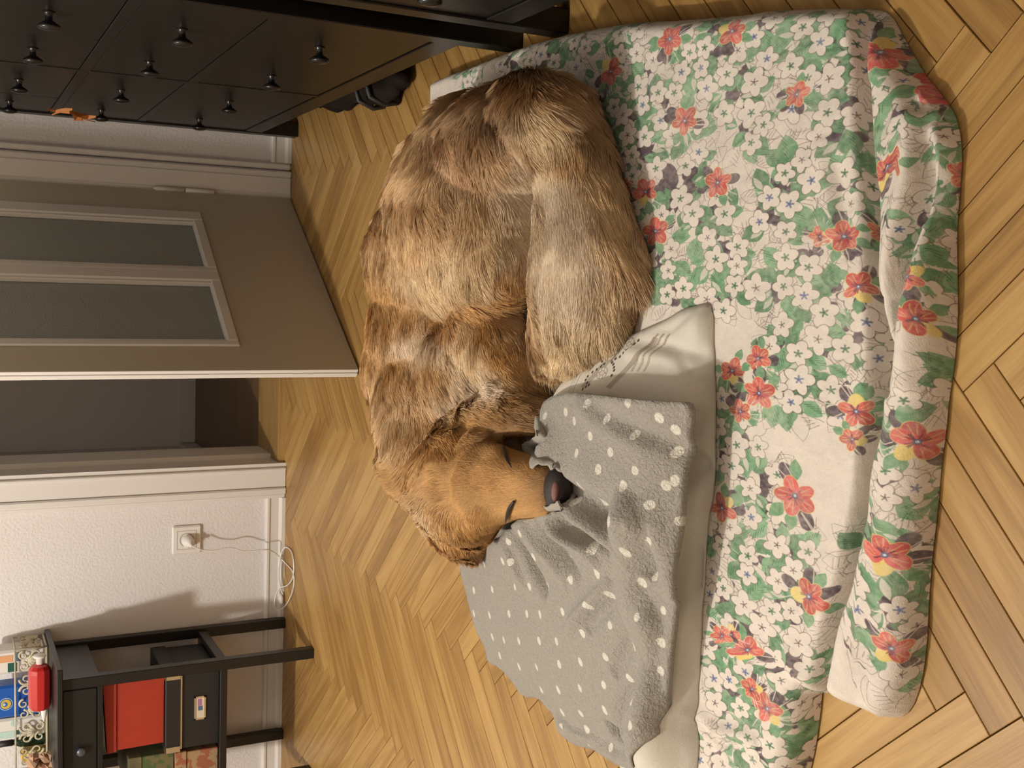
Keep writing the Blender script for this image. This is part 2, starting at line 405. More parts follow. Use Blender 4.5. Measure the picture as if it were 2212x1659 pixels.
for a, b, c, d in ((-1.212, -1.208, .288, .318), (-1.152, -1.148, .288, .318), (-1.212, -1.148, .314, .318), (-1.212, -1.148, .288, .2925)): lab.box((a, -.300, c), (b, -.2965, d))
lh = bl(lab, 'label_holder', M_chrome, bx, OB)
M_label = mat('cream_label_card', (.60, .52, .42, 1), .6)
lc = MB().box((-1.208, -.2985, .2925), (-1.152, -.297, .314)).build('label_card', M_label, bx); lc.location = tuple(-c for c in OB)
M_pb = mat('pink_blue_print', (.34, .16, .28, 1), .6); M_bp = mat('blue_print', (.08, .13, .25, 1), .6)
pr = MB(); pr.box((-1.174, -.2992, .2990), (-1.155, -.2983, .309)); pr.build('label_print', M_pb, lc)
pr = MB(); pr.box((-1.187, -.2992, .2965), (-1.175, -.2983, .308)); pr.build('label_print', M_bp, lc)
tag(empty('x'), None) if False else None
rbx = tag(empty('red_box', (-1.18, -.17, .393)), 'red card box with a lid standing on the black storage box', 'box')
OR = (-1.18, -.17, .393)
rb_ = MB(); rb_.prism([(-1.264, .3945), (-1.088, .3945), (-1.083, .512), (-1.266, .512)], 'y', -.288, -.262); bl(rb_, 'box_body', M_red, rbx, OR)
rb_ = MB(); rb_.prism([(-1.268, .5135), (-1.081, .5135), (-1.081, .546), (-1.270, .535)], 'y', -.292, -.258); bl(rb_, 'lid', M_red, rbx, OR)
M_olive = mat('olive_print_card', (.13, .115, .05, 1), .6, var=.6); M_terr = None
def blotch(name, ca, cb, sc=28, thr=.5, rough=.6):
    m = bpy.data.materials.new(name); m.use_nodes = True; nt = m.node_tree; b = nt.nodes['Principled BSDF']; b.inputs['Roughness'].default_value = rough
    tc = nt.nodes.new('ShaderNodeTexCoord'); v = nt.nodes.new('ShaderNodeTexVoronoi'); v.inputs['Scale'].default_value = sc; v.inputs['Randomness'].default_value = 1
    n = nt.nodes.new('ShaderNodeTexNoise'); n.inputs['Scale'].default_value = sc*.8; n.inputs['Detail'].default_value = 3
    nt.links.new(tc.outputs['Object'], n.inputs['Vector'])
    mx = nt.nodes.new('ShaderNodeVectorMath'); mx.operation = 'ADD'; nt.links.new(tc.outputs['Object'], mx.inputs[0])
    sc_ = nt.nodes.new('ShaderNodeVectorMath'); sc_.operation = 'SCALE'; sc_.inputs['Scale'].default_value = .03; nt.links.new(n.outputs['Color'], sc_.inputs[0]); nt.links.new(sc_.outputs[0], mx.inputs[1])
    nt.links.new(mx.outputs[0], v.inputs['Vector'])
    r = nt.nodes.new('ShaderNodeValToRGB'); r.color_ramp.interpolation = 'CONSTANT'; r.color_ramp.elements[0].color = ca; r.color_ramp.elements[1].color = cb; r.color_ramp.elements[1].position = thr
    sp = nt.nodes.new('ShaderNodeSeparateColor'); nt.links.new(v.outputs['Color'], sp.inputs[0]); nt.links.new(sp.outputs[0], r.inputs['Fac']); nt.links.new(r.outputs['Color'], b.inputs['Base Color'])
    return m
M_terr = blotch('terracotta_leaf_print', (.30, .10, .05, 1), (.34, .22, .12, 1), 60)
M_ol2 = blotch('olive_leaf_print', (.14, .12, .05, 1), (.07, .10, .035, 1), 50)
ob = tag(empty('olive_box', (-1.34, -.17, .365)), 'dark olive patterned box on top of the terracotta box at the left', 'box'); OO = (-1.34, -.17, .365)
bl(MB().box((-1.384, -.282, .366), (-1.298, -.10, .470), .002), 'box_body', M_ol2, ob, OO); bl(MB().box((-1.386, -.285, .448), (-1.296, -.098, .482), .002), 'lid', M_olive, ob, OO)
ob = tag(empty('terracotta_box', (-1.34, -.17, .2515)), 'terracotta patterned box on the shelf beside the black storage box', 'box'); OO = (-1.34, -.17, .2515)
bl(MB().box((-1.384, -.290, .252), (-1.300, -.09, .335), .002), 'box_body', M_terr, ob, OO); bl(MB().box((-1.387, -.293, .335), (-1.297, -.087, .3645), .002), 'lid', M_terr, ob, OO)

# red bottle lying on the table edge: built along x
bt = tag(empty('red_bottle', (-1.15, -.28, .66)), 'red plastic bottle with a silver neck lying on its side on the table edge', 'bottle')
pr = [(.004, -.072), (.026, -.066), (.030, -.058), (.031, -.030), (.031, .040), (.029, .052), (.022, .060), (.012, .064), (.011, .066)]
b0 = MB(); 
b0.lathe([(r, h) for r, h in pr], (0, 0, 0), (1, 0, 0), 10)
o = b0.build('bottle_body', M_redpl, bt); o.location = (.0, 0, .031); o.modifiers.new('b', 'BEVEL').width = .003
o = MB().lathe([(.010, .062), (.010, .082), (.0155, .084), (.018, .088), (.017, .0905), (.004, .092)], (0, 0, 0), (1, 0, 0), 20).build('cap', M_plastic, bt, True); o.location = (0, 0, .031)
o = MB().lathe([(.008, -.064), (.010, -.071), (.007, -.090), (.002, -.108)], (0, 0, 0), (1, 0, 0), 16).build('spout', M_plastic, bt, True); o.location = (0, 0, .020)
bt.scale = (.9, .9, .9); bt.location = (-1.098, -.205, .660); bt.rotation_euler = (0, 0, -.02)

# ornate openwork basket with its contents
M_cream = mat('cream_carved_wood', (.50, .44, .32, 1), .6, bump=.3, bscale=150, var=.25)
BX0, BX1, BY0, BY1, BZ0, BZ1 = -1.300, -.985, -.215, -.02, .663, .745
bk = tag(empty('openwork_basket', (-1.15, -.13, .66)), 'cream openwork tray with scroll carving on the black side table', 'basket'); OK_ = (-1.15, -.13, .66)
BX0, BX1, BY0, BY1 = -1.350, PY(34, 1404, -.118)[0], -.118, -.014
def spiral(c, r0, turns, sgn, ph, u, n=22):
    out = []
    for i in range(n):
        t = i/(n-1); th = ph+sgn*turns*2*math.pi*t; r = r0*(1-.75*t)
        out.append(c+u*r*math.cos(th)+np.array([0, 0, 1.])*r*math.sin(th))
    return out
def panel(nm, A, B, nm_n):
    u = (B-A)/np.linalg.norm(B-A); Lp = np.linalg.norm(B-A); rod = MB()
    rod.tube([A+[0, 0, .004], B+[0, 0, .004]], .003, 8); rod.tube([A+[0, 0, .080], B+[0, 0, .080]], .0022, 8)
    for q in (A, B): rod.tube([q+[0, 0, 0], q+[0, 0, .082]], .0028, 8)
    f = bl(rod, nm, M_cream, bk, OK_, True)
    cell = Lp/nm_n
    for i in range(nm_n):
        c = A+u*cell*(i+.5)+np.array([0, 0, .041]); s = 1 if i % 2 else -1; m = MB()
        for sx in (-1, 1):
            m.tube(spiral(c+u*sx*cell*.24+np.array([0, 0, .013*s]), cell*.25, 1.25, sx*s, math.pi/2*s, u), [.0036-.0018*t/21 for t in range(22)], 7)
            m.tube(spiral(c+u*sx*cell*.22+np.array([0, 0, -.019*s]), cell*.19, 1.1, -sx*s, 0, u), [.0032-.0016*t/21 for t in range(22)], 7)
        for k2 in range(5):        # shell or palmette
            th = math.pi/2+(k2-2)*.42; dvec = u*math.cos(th)+np.array([0, 0, s*math.sin(th)])
            m.tube([c+dvec*.004-np.array([0, 0, s*.012]), c+dvec*.016-np.array([0, 0, s*.012]), c+dvec*.026-np.array([0, 0, s*.012])], [.0022, .0042, .002], 6)
        o = m.build('scroll', M_cream, f, True)
panel('front_panel', np.array([BX0, BY0, .660]), np.array([BX1, BY0, .660]), 5)
panel('side_panel', np.array([BX1, BY0, .660]), np.array([BX1, BY1, .660]), 3)
bl(MB().box((BX0, BY0, .6605), (BX1, BY1, .664)), 'base_board', M_cream, bk, OK_)

M_white = mat('white_packet', (.70, .66, .62, 1), .4); M_blue = mat('blue_packet', (.010, .09, .40, 1), .35)
M_orng = mat('orange_print', (.65, .33, .16, 1), .5); M_teal = mat('dark_green_print', (.01, .08, .06, 1), .5); M_slate = mat('slate_print', (.10, .16, .22, 1), .5)
M_yel = mat('yellow_print', (.60, .40, .06, 1), .5); M_grey = mat('grey_plastic', (.24, .22, .21, 1), .45); M_mint = mat('mint_print', (.45, .60, .55, 1), .5)
def packet(name, x0, x1, y0, y1, z1, m, label, cat, prints, bev=.006):
    c = ((x0+x1)/2, (y0+y1)/2, .664); e = tag(empty(name, c), label, cat)
    b = MB().box((x0, y0, .6645), (x1, y1, z1), bev); o = b.build('packet_body', m, e); o.location = tuple(-q for q in c)
    k_ = 0
    for (kind, a, b2, c2, d2, mm) in prints:
        q = MB()
        if kind == 'rect': q.box((a, y0-.0012, c2), (b2, y0+.0006, d2))
        else: k_ += 1; q.lathe([(a*.001, 0), (c2, 0), (c2, .0010), (a*.001, .0011)], (a, y0+.0004-.0004*k_, b2), (0, -1, 0), 28)
        p_ = q.build('print', mm, e); p_.location = tuple(-q_ for q_ in c)
    return e
_q = lambda py: PY(17, py, -.105)[0]
x0, x1 = _q(1457), _q(1404)-.003
packet('white_packet', x0, x1, -.105, -.035, .800, M_white, 'white packet with orange and dark green print in the openwork tray', 'packet',
       [('rect', x1-.030, x1-.012, .745, .785, M_orng), ('rect', x0+.006, x0+.030, .735, .757, M_teal), ('rect', x1-.030, x1-.006, .726, .738, M_slate)])
x0, x1 = _q(1551), _q(1482); xm = (x0+x1)/2
packet('blue_packet', x0, x1, -.105, -.045, .785, M_blue, 'blue packet with a round white emblem in the openwork tray', 'packet',
       [('disc', xm-.005, .762, .0165, 0, M_mint), ('disc', xm-.005, .762, .0150, 0, M_blue), ('disc', xm-.005, .762, .0125, 0, M_yel), ('disc', xm-.005, .764, .0060, 0, M_blue), ('disc', xm-.005, .766, .0035, 0, M_mint)])
x0, x1 = _q(1598), _q(1554)
packet('mint_packet', x0, x1, -.103, -.050, .790, M_white, 'white packet with pale green print left of the blue packet', 'packet',
       [('rect', x0+.004, x0+.022, .742, .785, M_mint), ('disc', x1-.014, .742, .009, 0, M_mint), ('rect', x0+.010, x0+.022, .730, .738, M_teal)])
gb = tag(empty('dark_bottle', (-1.292, -.075, .6645)), 'dark green glass bottle standing at the left of the openwork tray', 'bottle')
M_dkgl = mat('dark_green_glass', (.008, .022, .010, 1), .12)
MB().lathe([(.014, 0), (.016, .003), (.016, .060), (.009, .075), (.007, .080)], (0, 0, 0), (0, 0, 1), 20).build('bottle_body', M_dkgl, gb, True)
MB().lathe([(.0085, .080), (.0085, .115), (.002, .117)], (0, 0, 0), (0, 0, 1), 16).build('cap', M_blackcard, gb, True)
yb = packet('yellow_packet', -1.345, -1.314, -.100, -.05, .725, M_yel, 'small yellow and white carton at the left end of the tray', 'packet', [('rect', -1.341, -1.318, .69, .712, M_white)])
gp = tag(empty('grey_pouch', (-1.40, -.13, .6605)), 'grey fabric pouch at the left edge beside the openwork tray', 'pouch')
lumpy('p', [(0, .02, .02), (0, .0, .05), (-.005, -.01, .09)], [.022, .034, .018], None, 5, .12).build('pouch_body', M_grey, gp, True)

M_paper = mat('crumpled_brown_paper', (.46, .28, .18, 1), .7)
def crumple(name, pts2, y, label, cat, seed, m):
    r = np.random.default_rng(seed); mb = MB(); n = 7
    g = {}
    for i in range(n):
        for j in range(n):
            a = pts2[0]*(1-i/(n-1))*(1-j/(n-1))+pts2[1]*(i/(n-1))*(1-j/(n-1))+pts2[2]*(i/(n-1))*(j/(n-1))+pts2[3]*(1-i/(n-1))*(j/(n-1))
            g[i, j] = a+np.array([r.normal()*.003, y+r.normal()*.012, r.normal()*.003])
    v = [g[i, j] for i in range(n) for j in range(n)]; v2 = [q+[0, .0015, 0] for q in v]
    v = [np.array([q[0], q[1], max(q[2], .6615)]) for q in v+v2]
    f = [(i*n+j, (i+1)*n+j, (i+1)*n+j+1, i*n+j+1) for i in range(n-1) for j in range(n-1)]
    f += [tuple(q+n*n for q in reversed(t_)) for t_ in f]
    mb.add(v, f); return tag(mb.build(name, m), label, cat)
crumple('crumpled_paper', [np.array([-1.318, 0, .664]), np.array([-1.262, 0, .664]), np.array([-1.268, 0, .715]), np.array([-1.300, 0, .720])], -.245, 'crumpled brown paper lying before the left end of the openwork tray', 'paper', 4, M_paper)
crumple('pink_paper_tail', [np.array([-1.372, 0, .664]), np.array([-1.322, 0, .664]), np.array([-1.322, 0, .690]), np.array([-1.365, 0, .682])], -.250, 'pinkish crumpled paper strip at the left end of the table top', 'paper', 8, mat('pink_paper', (.58, .36, .32, 1), .7))

# ---------------------------------------------------------------- wall socket, plug, cable
sk = tag(empty('wall_socket', (-.795, -.001, .283)), 'white square wall socket on the white wall beside the door frame', 'socket')
sp = MB(); sp.box((-.041, -.009, -.041), (.041, 0, .041), .004); sp.build('cover_plate', M_plastic, sk)
q = MB()
for a, b, c, d in ((-.027, -.0262, -.027, .027), (.0262, .027, -.027, .027), (-.027, .027, .0262, .027), (-.027, .027, -.027, -.0262)): q.box((a, -.0096, c), (b, -.0088, d))
q.build('seam', mat('seam_grey', (.25, .22, .20, 1), .6), sk)
MB().lathe([(.0205, 0), (.0205, .0012), (.0185, .0012), (.0175, -.004), (.001, -.0045)], (0, -.0088, 0), (0, -1, 0), 32).build('socket_well', mat('socket_shade', (.42, .38, .36, 1), .5), sk)
pg = tag(empty('charger_plug', (-.795, -.012, .283)), 'round white charger plug pushed into the wall socket', 'plug')
MB().lathe([(.0165, 0), (.0175, .002), (.0170, .016), (.012, .026), (.006, .030), (.0045, .040), (.001, .041)], (0, 0, 0), (-.25, -1, -.15), 24).build('plug_body', M_plastic, pg, True)
cpts = [(1150, 1188), (1180, 1202), (1210, 1212), (1280, 1215), (1350, 1200), (1400, 1203), (1450, 1218), (1530, 1215), (1600, 1210), (1650, 1235), (1700, 1285), (1745, 1335), (1757, 1400), (1740, 1480), (1700, 1550), (1660, 1570), (1640, 1540), (1645, 1490), (1670, 1440), (1720, 1420), (1750, 1370), (1755, 1290), (1740, 1220), (1710, 1195), (1685, 1220), (1668, 1300), (1665, 1380), (1680, 1450), (1692, 1478)]
w3 = []
for i, (x, y) in enumerate(cpts):
    X, Y = x/2.765, y/2.765+750; y0 = -.055 if i < 9 else -.030
    a = PY(X, Y, y0)
    w3.append(a if a[2] > .004 else P(X, Y, .004))
def smooth_path(pts, k=6):
    pts = [np.array(p) for p in pts]; out = []
    for i in range(len(pts)-1):
        p0, p1, p2, p3 = pts[max(i-1, 0)], pts[i], pts[i+1], pts[min(i+2, len(pts)-1)]
        for j in range(k):
            t = j/k; out.append(.5*((2*p1)+(-p0+p2)*t+(2*p0-5*p1+4*p2-p3)*t*t+(-p0+3*p1-3*p2+p3)*t**3))
    return out+[pts[-1]]
cab = MB().tube(smooth_path(w3, 5), .0021, 8)
tag(cab.build('charging_cable', M_plastic, None, True), 'thin white cable hanging from the socket and coiled on the parquet', 'cable')
a = PY(1695/2.765, 1500/2.765+750, -.030)
sw = tag(empty('cable_end', (a[0], a[1], max(a[2], .012))), 'oval white cable end piece leaning on the baseboard', 'connector')
MB().lathe([(.001, -.016), (.006, -.012), (.008, 0), (.006, .013), (.002, .018)], (0, 0, 0), (-1, 0, -.1), 14).build('connector_body', M_plastic, sw, True)

# ---------------------------------------------------------------- herringbone parquet, plank by plank
PW, PL, S0, D0, DEL = .04724, .4724, -.75966, -.47322, .00623
cD, sD = math.cos(DEL), math.sin(DEL)
def lat(s, d): return np.array([S0+s*cD+d*sD, D0-s*sD+d*cD])
ea = lat(-1, -1)-lat(0, 0); ea /= np.linalg.norm(ea); eb = lat(1, -1)-lat(0, 0); eb /= np.linalg.norm(eb); O0 = lat(0, 0)
def clip(poly, fn):
    out = []
    for i in range(len(poly)):
        a, b = poly[i], poly[(i+1) % len(poly)]; fa, fb = fn(a), fn(b)
        if fa >= 0: out.append(a)
        if fa*fb < 0: out.append(a+(b-a)*fa/(fa-fb))
    return out
def area(poly):
    p = np.array(poly); return .5*abs(np.dot(p[:, 0], np.roll(p[:, 1], 1))-np.dot(p[:, 1], np.roll(p[:, 0], 1)))
planks = []; G = .00065
for m_ in range(-12, 13):
    for k in range(-110, 110):
        O = O0+k*PW*(ea+eb)+m_*PL*(eb-ea)
        for (a0, a1, b0, b1, fam) in ((0, PL, 0, PW, 0), (-PW, 0, 0, PL, 1)):
            c = O+ea*(a0+a1)/2+eb*(b0+b1)/2
            if c[0] < XL-.3 or c[0] > XR+.3 or c[1] < YF-.3 or c[1] > .3: continue
            q = [O+ea*(a0+G)+eb*(b0+G), O+ea*(a1-G)+eb*(b0+G), O+ea*(a1-G)+eb*(b1-G), O+ea*(a0+G)+eb*(b1-G)]
            full = q
            for fn in (lambda p: -.001-p[1], lambda p: p[0]-XL, lambda p: XR-p[0], lambda p: p[1]-YF):
                q = clip(q, fn) if len(q) > 2 else q
            if len(q) < 3 or area(q) < 2e-4: continue
            planks.append((c, fam, full, q, area(q) < area(full)*.999))
pc = np.array([[*p[0], 0] for p in planks])
pix = proj(pc); depth = (pc-CAM)@FW
DUV_PX = [(958, 196), (962, 170), (978, 145), (1004, 128), (1050, 118), (1120, 100), (1200, 80), (1300, 62), (1400, 46), (1500, 42), (1560, 37), (1640, 30), (1700, 20), (1800, 17), (1885, 17), (1912, 30), (1930, 62), (1950, 100), (1985, 160), (2006, 185), (2030, 215), (2052, 250), (2062, 300), (2064, 350), (2060, 400), (2052, 500), (2054, 600), (2055, 700), (2046, 800), (2036, 860), (2030, 930), (2020, 1000), (2012, 1100), (2000, 1200), (1992, 1300), (1988, 1400), (1976, 1480), (1955, 1538), (1925, 1556), (1900, 1542), (1850, 1518), (1800, 1500), (1764, 1484), (1758, 1550), (1748, 1620), (1735, 1675), (1725, 1760), (1600, 1775), (1500, 1740), (1508, 1659), (1506, 1600), (1490, 1480), (1380, 1300), (1180, 1000), (1020, 600), (962, 280)]
duv_poly = np.array([P(x, y, .012)[:2] for x, y in DUV_PX])
_fl = np.where(duv_poly[:, 1] > -1.53, .3545+.0232*(-.045-duv_poly[:, 1]), .386+.0145*(-1.548-duv_poly[:, 1]))
duv_poly[:, 0] = np.minimum(duv_poly[:, 0], np.where(duv_poly[:, 1] > -2.66, _fl-.006, 9))
def inside(poly, X, Y):
    X = np.asarray(X); Y = np.asarray(Y); r = np.zeros(X.shape, bool)
    for (x1, y1), (x2, y2) in zip(poly, np.roll(poly, -1, 0)):
        with np.errstate(divide='ignore', invalid='ignore'):
            c = ((y1 > Y) != (y2 > Y)) & (X < (x2-x1)*(Y-y1)/(y2-y1+1e-15)+x1)
        r ^= c
    return r
score = []
hid = 0
for i, (c, fam, full, q, cl) in enumerate(planks):
    s = area(q)/max(depth[i], .2)**2
    pts = np.array(q+[c]); pp = proj(np.c_[pts, np.zeros(len(pts))])
    vis = ((pp[:, 0] > 0) & (pp[:, 0] < 2212) & (pp[:, 1] > 0) & (pp[:, 1] < 1659)).any() and depth[i] > .2
    if inside(duv_poly, pts[:, 0], pts[:, 1]).all(): vis = False
    if (pts[:, 0] > .44).all(): vis = False
    score.append(s if vis else 0)
order = np.argsort(score)[::-1]
def plank_mesh(seed):
    r = np.random.default_rng(seed); mb = MB(); b = .0007; hx, hy = PL/2-G, PW/2-G; z = [r.normal()*.00018 for _ in range(4)]
    lo = [(-hx, -hy, -.012), (hx, -hy, -.012), (hx, hy, -.012), (-hx, hy, -.012)]
    mid = [(-hx, -hy, -b), (hx, -hy, -b), (hx, hy, -b), (-hx, hy, -b)]
    top = [(-hx+b, -hy+b, z[0]), (hx-b, -hy+b, z[1]), (hx-b, hy-b, z[2]), (-hx+b, hy-b, z[3])]
    f = [(3, 2, 1, 0), (8, 9, 10, 11)]
    for k in range(4):
        j = (k+1) % 4; f += [(k, j, 4+j, 4+k), (4+k, 4+j, 8+j, 8+k)]
    return mb.add(lo+mid+top, f).mesh('plank', M_oak)
PM = [plank_mesh(i) for i in range(6)]
def clipped(mb, q, org, ang):
    ca, sa = math.cos(-ang), math.sin(-ang)
    l = [((p-org)[0]*ca-(p-org)[1]*sa, (p-org)[0]*sa+(p-org)[1]*ca) for p in q]
    n = len(l); v = [(x, y, -.012) for x, y in l]+[(x, y, 0) for x, y in l]
    mb.add(v, [tuple(range(n))[::-1], tuple(range(n, 2*n))]+[(i, (i+1) % n, n+(i+1) % n, n+i) for i in range(n)])
rest = MB()
angA = math.atan2(ea[1], ea[0]); angB = math.atan2(eb[1], eb[0]); cnt = 0
for i in order:
    c, fam, full, q, cl = planks[i]; ang = angA if fam == 0 else angB
    if score[i] > 0 and cnt < 300:
        if cl:
            mb = MB(); clipped(mb, q, c, ang); o = mb.build('plank', M_oak, floor)
        else:
            o = bpy.data.objects.new('plank', PM[i % 6]); COL.objects.link(o); o.parent = floor
        o.location = (c[0], c[1], 0); o.rotation_euler = (0, 0, ang); cnt += 1
    else:
        clipped(rest, q, np.zeros(2), angA if fam == 0 else angB) if False else clipped(rest, q, np.zeros(2), 0.0)
# the far, hidden and surplus planks, in one part
for fam, nm in ((0, 'planks'),):
    ro = rest.build('planks', None or M_oak, floor); ro['kind'] = 'stuff'

# ---------------------------------------------------------------- textile tools
class RBF:
    def __init__(s, pts, vals, lam=1e-6):
        s.p = np.array(pts, float); n = len(s.p); K = s.k(s.p)
        A = np.zeros((n+3, n+3)); A[:n, :n] = K+lam*np.eye(n); A[:n, n] = 1; A[:n, n+1:] = s.p; A[n:, :n] = A[:n, n:].T
        s.w = np.linalg.solve(A, np.r_[np.array(vals, float), 0, 0, 0])
    def k(s, q):
        d2 = ((q[:, None]-s.p[None])**2).sum(-1); return .5*d2*np.log(d2+1e-12)
    def __call__(s, q):
        q = np.atleast_2d(q); return s.k(q)@s.w[:-3]+s.w[-3]+q@s.w[-2:]
def seg_dist(pts, poly, closed=True):
    poly = np.asarray(poly); B = np.roll(poly, -1, 0) if closed else poly[1:]; A = poly if closed else poly[:-1]
    best = np.full(len(pts), 1e9); near = np.zeros((len(pts), 2)); along = np.zeros(len(pts)); acc = 0
    for a, b in zip(A, B):
        d = b-a; L = max(d@d, 1e-12); t = np.clip(((pts-a)@d)/L, 0, 1); q = a+t[:, None]*d; dd = np.hypot(*(pts-q).T)
        m = dd < best; best[m] = dd[m]; near[m] = q[m]; along[m] = acc+t[m]*math.sqrt(L); acc += math.sqrt(L)
    return best, near, along/max(acc, 1e-9)
def smooth_poly(poly, it=1, closed=True):
    p = np.asarray(poly, float)
    for _ in range(it):
        q = np.roll(p, -1, 0); p = np.stack([.75*p+.25*q, .25*p+.75*q], 1).reshape(-1, 2)
    return p
def vnoise(x, y, f, seed):
    r = np.random.default_rng(seed); out = np.zeros_like(x)
    for k in range(9):
        th = r.uniform(0, 2*math.pi); fr = f*r.uniform(.6, 1.5); out += np.sin((x*math.cos(th)+y*math.sin(th))*fr*2*math.pi+r.uniform(0, 6.28)+1.7*np.sin((x*math.sin(th)-y*math.cos(th))*fr*2+r.uniform(0, 6)))
    return out/4.5
def folds(pts, specs):
    h = np.zeros(len(pts))
    for line, amp, wd in specs:
        d, _, al = seg_dist(pts, line, False); e = np.sin(np.clip(al, .0, 1)*math.pi)**.4
        h += amp*e*np.exp(-(d/wd)**2)
    return h
def cloth(name, poly, hfun, step, m, parent=None, bottom=None, uvf=None, edge=None):
    """a height-field sheet cut to an outline; edge=(r, zbase): rounded rim that comes down to zbase"""
    lo = poly.min(0); hi = poly.max(0)
    xs = np.arange(lo[0]-step, hi[0]+step, step); ys = np.arange(lo[1]-step, hi[1]+step, step)
    X, Y = np.meshgrid(xs, ys, indexing='ij'); ins = inside(poly, X, Y)
    cell = ins[:-1, :-1] & ins[1:, :-1] & ins[1:, 1:] & ins[:-1, 1:]
    used = np.zeros_like(ins)
    used[:-1, :-1] |= cell; used[1:, :-1] |= cell; used[1:, 1:] |= cell; used[:-1, 1:] |= cell
    full = np.zeros_like(ins); c4 = np.zeros(ins.shape, int)
    c4[:-1, :-1] += cell; c4[1:, :-1] += cell; c4[1:, 1:] += cell; c4[:-1, 1:] += cell
    idx = -np.ones(ins.shape, int); idx[used] = np.arange(used.sum())
    pts = np.stack([X[used], Y[used]], 1); bd = (c4[used] < 4)
    d, near, _ = seg_dist(pts, poly)
    mv = bd & (d < step*1.6); pts[mv] = near[mv]; d[mv] = 0
    z = hfun(pts)
    if edge is not None:
        r_, zb = edge; zb = zb(pts) if callable(zb) else zb; t = np.clip(d/r_, 0, 1); z = zb+(z-zb)*np.sqrt(1-(1-t)**2)
    ci = np.argwhere(cell)
    f = np.stack([idx[ci[:, 0], ci[:, 1]], idx[ci[:, 0]+1, ci[:, 1]], idx[ci[:, 0]+1, ci[:, 1]+1], idx[ci[:, 0], ci[:, 1]+1]], 1)
    v = np.c_[pts, z]; n = len(v)
    zb2 = bottom(pts) if callable(bottom) else (z-bottom if edge is None else np.minimum(z, bottom))
    v2 = np.c_[pts, zb2]
    # rim faces
    ed = {}
    for q in f[bd[f].any(1)]:
        for a, b in ((q[0], q[1]), (q[1], q[2]), (q[2], q[3]), (q[3], q[0])):
            ed[(a, b)] = 1
    rim = [(a, b) for (a, b) in ed if (b, a) not in ed and bd[a] and bd[b]]
    # an inner cell sharing that edge also rules it out
    inner = {(int(a), int(b)) for q in f for a, b in ((q[0], q[1]), (q[1], q[2]), (q[2], q[3]), (q[3], q[0])) if bd[a] and bd[b]}
    rim = [(a, b) for a, b in rim if (b, a) not in inner]
    F_ = f.tolist()+(f[:, ::-1]+n).tolist()+[[b, a, a+n, b+n] for a, b in rim]
    me = bpy.data.meshes.new(name); me.from_pydata(np.r_[v, v2].tolist(), [], F_); me.materials.append(m)
    me.polygons.foreach_set('use_smooth', [True]*len(me.polygons))
    if uvf is not None:
        uv = uvf(np.r_[pts, pts]); ul = me.uv_layers.new(name='print'); li = np.empty(len(me.loops), int); me.loops.foreach_get('vertex_index', li)
        ul.data.foreach_set('uv', uv[li].astype(np.float32).ravel())
    me.update(); o = bpy.data.objects.new(name, me); COL.objects.link(o)
    if parent is not None: o.parent = parent
    return o
def image_from(name, arr):
    h, w_ = arr.shape[:2]; im = bpy.data.images.new(name, w_, h, alpha=False, float_buffer=False); im.colorspace_settings.name = 'sRGB'
    a = np.ones((h, w_, 4), np.float32); a[..., :3] = np.clip(arr, 0, 1); im.pixels.foreach_set(a.ravel()); im.update(); im.pack(); return im
def cloth_mat(name, img, rough=.85, bump=.3, bscale=900, sheen=.1, col=None, weave2=None):
    m = bpy.data.materials.new(name); m.use_nodes = True; nt = m.node_tree; b = nt.nodes['Principled BSDF']
    b.inputs['Roughness'].default_value = rough; b.inputs['Specular IOR Level'].default_value = .2; b.inputs['Sheen Weight'].default_value = sheen
    tc = nt.nodes.new('ShaderNodeTexCoord')
    if img is not None:
        t = nt.nodes.new('ShaderNodeTexImage'); t.image = img; uv = nt.nodes.new('ShaderNodeUVMap'); uv.uv_map = 'print'
        nt.links.new(uv.outputs[0], t.inputs['Vector']); nt.links.new(t.outputs['Color'], b.inputs['Base Color'])
    else: b.inputs['Base Color'].default_value = col
    n = nt.nodes.new('ShaderNodeTexNoise'); n.inputs['Scale'].default_value = bscale; n.inputs['Detail'].default_value = 3; nt.links.new(tc.outputs['Object'], n.inputs['Vector'])
    bp = nt.nodes.new('ShaderNodeBump'); bp.inputs['Strength'].default_value = bump; bp.inputs['Distance'].default_value = .0015
    nt.links.new(n.outputs['Fac'], bp.inputs['Height'])
    if weave2:
        n2 = nt.nodes.new('ShaderNodeTexNoise'); n2.inputs['Scale'].default_value = weave2[0]; n2.inputs['Detail'].default_value = 4; n2.inputs['Distortion'].default_value = .8
        nt.links.new(tc.outputs['Object'], n2.inputs['Vector']); b2 = nt.nodes.new('ShaderNodeBump'); b2.inputs['Strength'].default_value = weave2[1]; b2.inputs['Distance'].default_value = .006
        nt.links.new(n2.outputs['Fac'], b2.inputs['Height']); nt.links.new(b2.outputs['Normal'], bp.inputs['Normal'])
    nt.links.new(bp.outputs['Normal'], b.inputs['Normal'])
    return m

